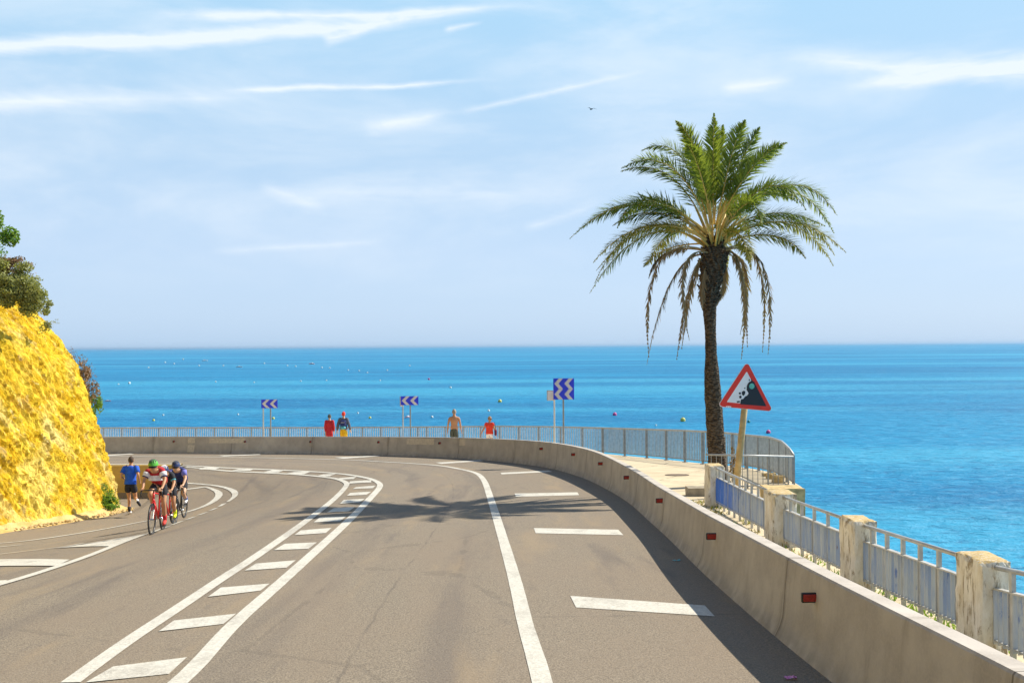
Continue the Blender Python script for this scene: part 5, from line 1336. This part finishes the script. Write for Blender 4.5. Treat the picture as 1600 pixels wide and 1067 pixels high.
# bicycles
M_tyre = mat('tyre_rubber', col=(.02, .02, .02), rough=.8); M_rim = mat('rim_black', col=(.04, .04, .045), rough=.35, metal=.3); M_alu = mat('aluminium', col=(.6, .6, .6), rough=.3, metal=.9)
FR_ = {'red': mat('frame_red', col=(.62, .02, .02), rough=.25, var=.05), 'black': mat('frame_black', col=(.03, .03, .035), rough=.25, var=.05), 'white': mat('frame_pale', col=(.65, .63, .6), rough=.25, var=.05)}
def bicycle(loc, rotz, fr, label, sc=1.0, crank=0.0):
    """local frame: rides towards -y"""
    e = empty('bicycle', loc, rotz); e.scale = (sc,) * 3; tag(e, label, 'bicycle', None)
    e['group'] = 'racing bicycles of the three cyclists'
    Wr = .335; F_, B_ = Vector((0, -.50, Wr)), Vector((0, .50, Wr)); bb = Vector((0, .09, .27)); st = Vector((0, .22, .82)); hd_t = Vector((0, -.33, .86)); hd_b = Vector((0, -.365, .74))
    for c in (F_, B_):
        w_ = MB(); w_.torus(c, (1, 0, 0), Wr - .013, .0135, 36, 6); wo_ = w_.build('wheel', M_tyre, e, True)
        r_ = MB(); r_.torus(c, (1, 0, 0), Wr - .042, .016, 36, 6); r_.build('rim', M_rim, wo_, True)
        s2 = MB()
        for i in range(18):
            a = 2 * math.pi * i / 18; s2.tube([c + Vector(((-1) ** i * .02, 0, 0)), c + Vector((0, math.cos(a) * (Wr - .04), math.sin(a) * (Wr - .04)))], .0018, 3, caps=False)
        s2.tube([c + Vector((-.04, 0, 0)), c + Vector((.04, 0, 0))], .018, 8); s2.build('spokes', M_alu, wo_)
    m_ = MB(); m_.tube([hd_b, bb], [.026, .028], 8); m_.tube([hd_t, st - Vector((0, .01, .06))], .018, 8); m_.tube([bb, st], .018, 8); m_.tube([hd_t, hd_b], .024, 8)
    for s_ in (-1, 1): m_.tube([bb + Vector((s_ * .03, 0, 0)), B_ + Vector((s_ * .05, 0, 0))], .010, 6); m_.tube([st + Vector((s_ * .015, 0, -.08)), B_ + Vector((s_ * .05, 0, 0))], .008, 6)
    m_.build('frame', fr, e, True)
    m_ = MB(); m_.tube([hd_b, hd_b + Vector((0, -.01, -.06))], .022, 8)
    for s_ in (-1, 1): m_.tube([hd_b + Vector((0, -.01, -.05)), Vector((s_ * .045, -.40, .60)), F_ + Vector((s_ * .05, 0, 0))], [.018, .015, .009], 6)
    m_.build('fork', fr, e, True)
    m_ = MB(); m_.tube([hd_t, hd_t + Vector((0, -.005, .06)), hd_t + Vector((0, -.10, .07))], .014, 8)
    m_.tube([(-.20, -.43, .93), (.20, -.43, .93)], .0135, 8)
    for s_ in (-1, 1): m_.tube([(s_ * .20, -.43, .93), (s_ * .21, -.50, .925), (s_ * .215, -.53, .87), (s_ * .215, -.49, .81), (s_ * .215, -.42, .79)], .0135, 8); m_.tube([(s_ * .21, -.50, .93), (s_ * .212, -.545, .97)], [.017, .012], 6); m_.tube([(s_ * .212, -.545, .93), (s_ * .214, -.53, .82)], .006, 5)
    m_.build('handlebar', FR_['black'], e, True)
    m_ = MB(); m_.tube([st, Vector((0, .25, .95))], .0135, 8); m_.build('seat_post', FR_['black'], e, True)
    m_ = MB(); m_.tube([(0, .10, .965), (0, .2, .968), (0, .30, .975), (0, .36, .98)], [.018, .03, .065, .06], 8); m_.build('saddle', FR_['black'], e, True)
    ca = Vector((0, math.sin(crank), -math.cos(crank))) * .17
    m_ = MB(); m_.torus(bb + Vector((-.06, 0, 0)), (1, 0, 0), .085, .006, 24, 5); m_.tube([bb + Vector((-.08, 0, 0)), bb + Vector((.08, 0, 0))], .02, 8); m_.tube([bb + Vector((.075, 0, 0)), bb + Vector((.08, 0, 0)) + ca], .012, 6); m_.tube([bb + Vector((-.075, 0, 0)), bb + Vector((-.08, 0, 0)) - ca], .012, 6); m_.build('crankset', M_alu, e, True)
    for s_ in (1, -1): m_ = MB(); m_.box(bb + Vector((s_ * .115, 0, 0)) + ca * s_, (.07, .08, .018), 0, None, .004); m_.build('pedal', FR_['black'], e)
    return e, bb, ca
def rider(loc, rotz, sc, crank, bits, label, skin, drop=0.0, drops=False):
    bb = Vector((0, .09, .27)); ca = Vector((0, math.sin(crank), -math.cos(crank))) * .17
    pL, pR = bb + Vector((.115, 0, 0)) + ca, bb + Vector((-.115, 0, 0)) - ca
    hip = Vector((0, .24, .97))
    def knee(hp, an):
        d = an - hp; L_ = d.length; a = .43; b = .42; x = (a * a - b * b + L_ * L_) / (2 * L_); hh = math.sqrt(max(0, a * a - x * x)); f = d.normalized(); nn = (Vector((0, -1, .35)) - f * f.dot(Vector((0, -1, .35)))).normalized()
        return hp + f * x + nn * hh
    J = dict(pelvis=hip + Vector((0, 0, .045)), waist=Vector((0, .10, 1.16)), chest=Vector((0, -.08, 1.265 - drop)), neck=Vector((0, -.23, 1.325 - drop)), head=Vector((0, -.36, 1.395 - drop)), face=Vector((0, -1, -.02)))
    for s_, sx, pd in (('L', 1, pL), ('R', -1, pR)):
        an = pd + Vector((0, .09, .095)); J['hip' + s_] = hip + Vector((sx * .085, -.01, 0)); J['an' + s_] = Vector((sx * .105, an.y, an.z)); J['toe' + s_] = pd + Vector((0, -.05, .05)); J['toe' + s_].x = sx * .115
        J['kn' + s_] = knee(J['hip' + s_], J['an' + s_]) + Vector((sx * .02, 0, 0))
        J['sh' + s_] = Vector((sx * .148, -.19, 1.285 - drop)); w_ = Vector((sx * .195, -.435, .975)); J['wr' + s_] = w_; J['el' + s_] = (J['sh' + s_] + w_) / 2 + Vector((sx * .04, .05, -.01)); J['hand' + s_] = Vector((-sx * .05, -1, -.15)); J['thumb' + s_] = Vector((-sx, 0, .3))
    return person('person', loc, rotz, J, label, skin, bits, sc)
def helmet(e, Mh, hc, mt, vent):
    bm = bmesh.new(); bmesh.ops.create_icosphere(bm, subdivisions=3, radius=1); bm.verts.index_update(); P = []; keep = set()
    for v in bm.verts:
        x, y, z = v.co; P.append(hc + Mh @ Vector((x * .103, y * .138 - .008, z * .125 + .045)))
        if z > -.12: keep.add(v.index)
    fs = [[v.index for v in f.verts] for f in bm.faces if all(v.index in keep for v in f.verts)]; bm.free()
    m_ = MB(); m_.add(P, fs); h_ = m_.build('helmet', mt, e, True)
    m_ = MB()
    for xx in (-.06, -.03, 0, .03, .06):
        pts = []
        for a in (-.5, -.1, .3, .7, 1.1): 
            y = math.sin(a) * .138 - .008; z = math.cos(a) * math.sqrt(max(0, 1 - (xx / .103) ** 2)) * .127 + .045; y *= math.sqrt(1 - (xx / .103) ** 2); pts.append(hc + Mh @ Vector((xx, y, z)))
        m_.tube(pts, [.004, .009, .010, .009, .004], 6)
    m_.build('vents', vent, h_, True)
    m_ = MB(); pts = [hc + Mh @ Vector((.078, .0, .018)), hc + Mh @ Vector((.062, .078, .018)), hc + Mh @ Vector((0, .104, .016)), hc + Mh @ Vector((-.062, .078, .018)), hc + Mh @ Vector((-.078, 0, .018))]
    m_.tube(pts, [.006, .018, .02, .018, .006], 6); m_.build('sunglasses', K['black'], e, True)
def panel_on(e, J, name, mt, z0, z1, rr, hw=.13):
    """a curved band lying on the chest of a jersey"""
    c = J['chest'].lerp(J['waist'], .25); m_ = MB(); n1, n2 = 10, 4
    for i in range(n1 + 1):
        a = lerp(-1.0, 1.0, i / n1)
        for j in range(n2 + 1):
            z = lerp(z0, z1, j / n2); m_.v.append((c.x + math.sin(a) * rr, c.y - math.cos(a) * rr - .02, c.z + z))
    for i in range(n1):
        for j in range(n2): a = i * (n2 + 1) + j; m_.face((a, a + n2 + 1, a + n2 + 2, a + 1))
    return m_.build(name, mt, e, True)
GREENH = mat('helmet_green', col=(.10, .42, .04), rough=.3, var=.05); NAVYH = mat('helmet_navy', col=(.02, .035, .12), rough=.3); 
REDSH = cloth('red_shoe', (.55, .05, .04)); NEON = cloth('neon_overshoe', (.70, .80, .02))
def front_bits(e, J, Mh, hc):
    helmet(e, Mh, hc, GREENH, M_black); t_ = torso_cloth(e, J, cloth('crimson_jersey', (.40, .012, .018)), 'jersey', sleeve=.35, low=-.1, r_=.016, hemr=.11)
    panel_on(e, J, 'white_band', K['white'], -.14, -.03, .172); leg_cloth(e, J, K['black'], 'shorts', .72, .006)
    for s_ in 'LR':
        a, b = J['sh' + s_], J['el' + s_]; m_ = MB(); m_.tube([a.lerp(b, .12), a.lerp(b, .35), a.lerp(b, .58)], [.080, .074, .068], 12); m_.build('sleeve', K['white'], e, True)
        m_ = MB(); m_.tube([a.lerp(b, .58), a.lerp(b, .66)], [.069, .064], 12); m_.build('cuff', K['navy'], e, True)
    shoe(e, J, 'L', REDSH, sock=K['red']); shoe(e, J, 'R', REDSH, sock=K['red'])
def mid_bits(e, J, Mh, hc):
    helmet(e, Mh, hc, NAVYH, K['white']); torso_cloth(e, J, K['black'], 'jersey', sleeve=.6, low=-.1, r_=.016, hemr=.11); leg_cloth(e, J, K['black'], 'shorts', .72, .006)
    for s_ in 'LR': a, b = J['sh' + s_], J['el' + s_]; m_ = MB(); m_.tube([a.lerp(b, .55), a.lerp(b, .68)], [.064, .060], 12); m_.build('cuff', K['teal'], e, True)
    shoe(e, J, 'L', NEON, sock=NEON); shoe(e, J, 'R', NEON, sock=NEON)
def last_bits(e, J, Mh, hc):
    helmet(e, Mh, hc, NAVYH, M_black); torso_cloth(e, J, K['navy'], 'jersey', sleeve=.2, low=-.1, r_=.016, hemr=.11); leg_cloth(e, J, K['black'], 'shorts', .72, .006)
    for s_ in 'LR': a, b = J['sh' + s_], J['el' + s_]; m_ = MB(); m_.tube([a.lerp(b, -.05), a.lerp(b, .3), a.lerp(b, .62)], [.080, .070, .060], 12); m_.build('sleeve', K['violet'], e, True)
    shoe(e, J, 'L', K['white'], sock=K['royal']); shoe(e, J, 'R', K['white'], sock=K['royal'])
def team(px, py, top, rotz, fr, crank, bits, lb, lr, skin, drop=0.0, dx=0.0):
    g_ = onG(px, py); c, s_ = math.cos(rotz), math.sin(rotz)
    loc = Vector((g_.x - s_ * .5 * 1.0, g_.y + .5 * c, 0)); loc.z = G(loc.x, loc.y) ; loc.z = (loc.z + g_.z) / 2 
    sc = (at(px + 8, top, loc.y - .36).z - loc.z) / (1.395 - drop + .17)
    print('rider scale', round(sc, 2), tuple(round(q, 2) for q in loc))
    sc = max(.86, min(1.08, sc))
    e, bb, ca = bicycle(loc, rotz, FR_[fr], lb, sc, crank); e.rotation_euler.x = -SL * .8 if False else 0
    rider(loc, rotz, sc, crank, bits, lr, skin, drop)
team(237, 835, 717.5, R(7), 'red', .15, front_bits, 'red racing bicycle of the leading cyclist, nearest to the camera', 'leading cyclist with green helmet and red and white jersey', SKIN)
team(254, 827, 727, R(6), 'red', .9, mid_bits, 'red racing bicycle half hidden behind the leading cyclist', 'middle cyclist in black with teal cuffs and neon yellow shoes, mostly hidden', SKIN)
team(273, 818, 720, R(5), 'black', 2.6, last_bits, 'dark racing bicycle of the rearmost cyclist on the right', 'rearmost cyclist in navy helmet and blue violet jersey', SKIN2)

# ------------------------------------------------------------------ sea haze
mb = MB(); mb.box((0, 14000, (SEA - 7 + 9) / 2 + 8), (50000, 30000, 50)); hz = mb.build('haze', None or M_stone); hz.data.materials.clear()
mb_lo = SEA - 7; hz.data.transform(Matrix.Identity(4))
for v in hz.data.vertices: v.co.z = mb_lo if v.co.z < 0 else 13.0
hm = bpy.data.materials.new('haze_air'); hm.use_nodes = True; hm.node_tree.nodes.clear()
ho_ = hm.node_tree.nodes.new('ShaderNodeOutputMaterial'); pv = hm.node_tree.nodes.new('ShaderNodeVolumePrincipled')
pv.inputs['Color'].default_value = (.45, .67, .92, 1); pv.inputs['Density'].default_value = 0.00009; pv.inputs['Anisotropy'].default_value = .2
hm.node_tree.links.new(pv.outputs[0], ho_.inputs['Volume']); hz.data.materials.append(hm); tag(hz, kind='stuff')
scene.cycles.volume_bounces = 0
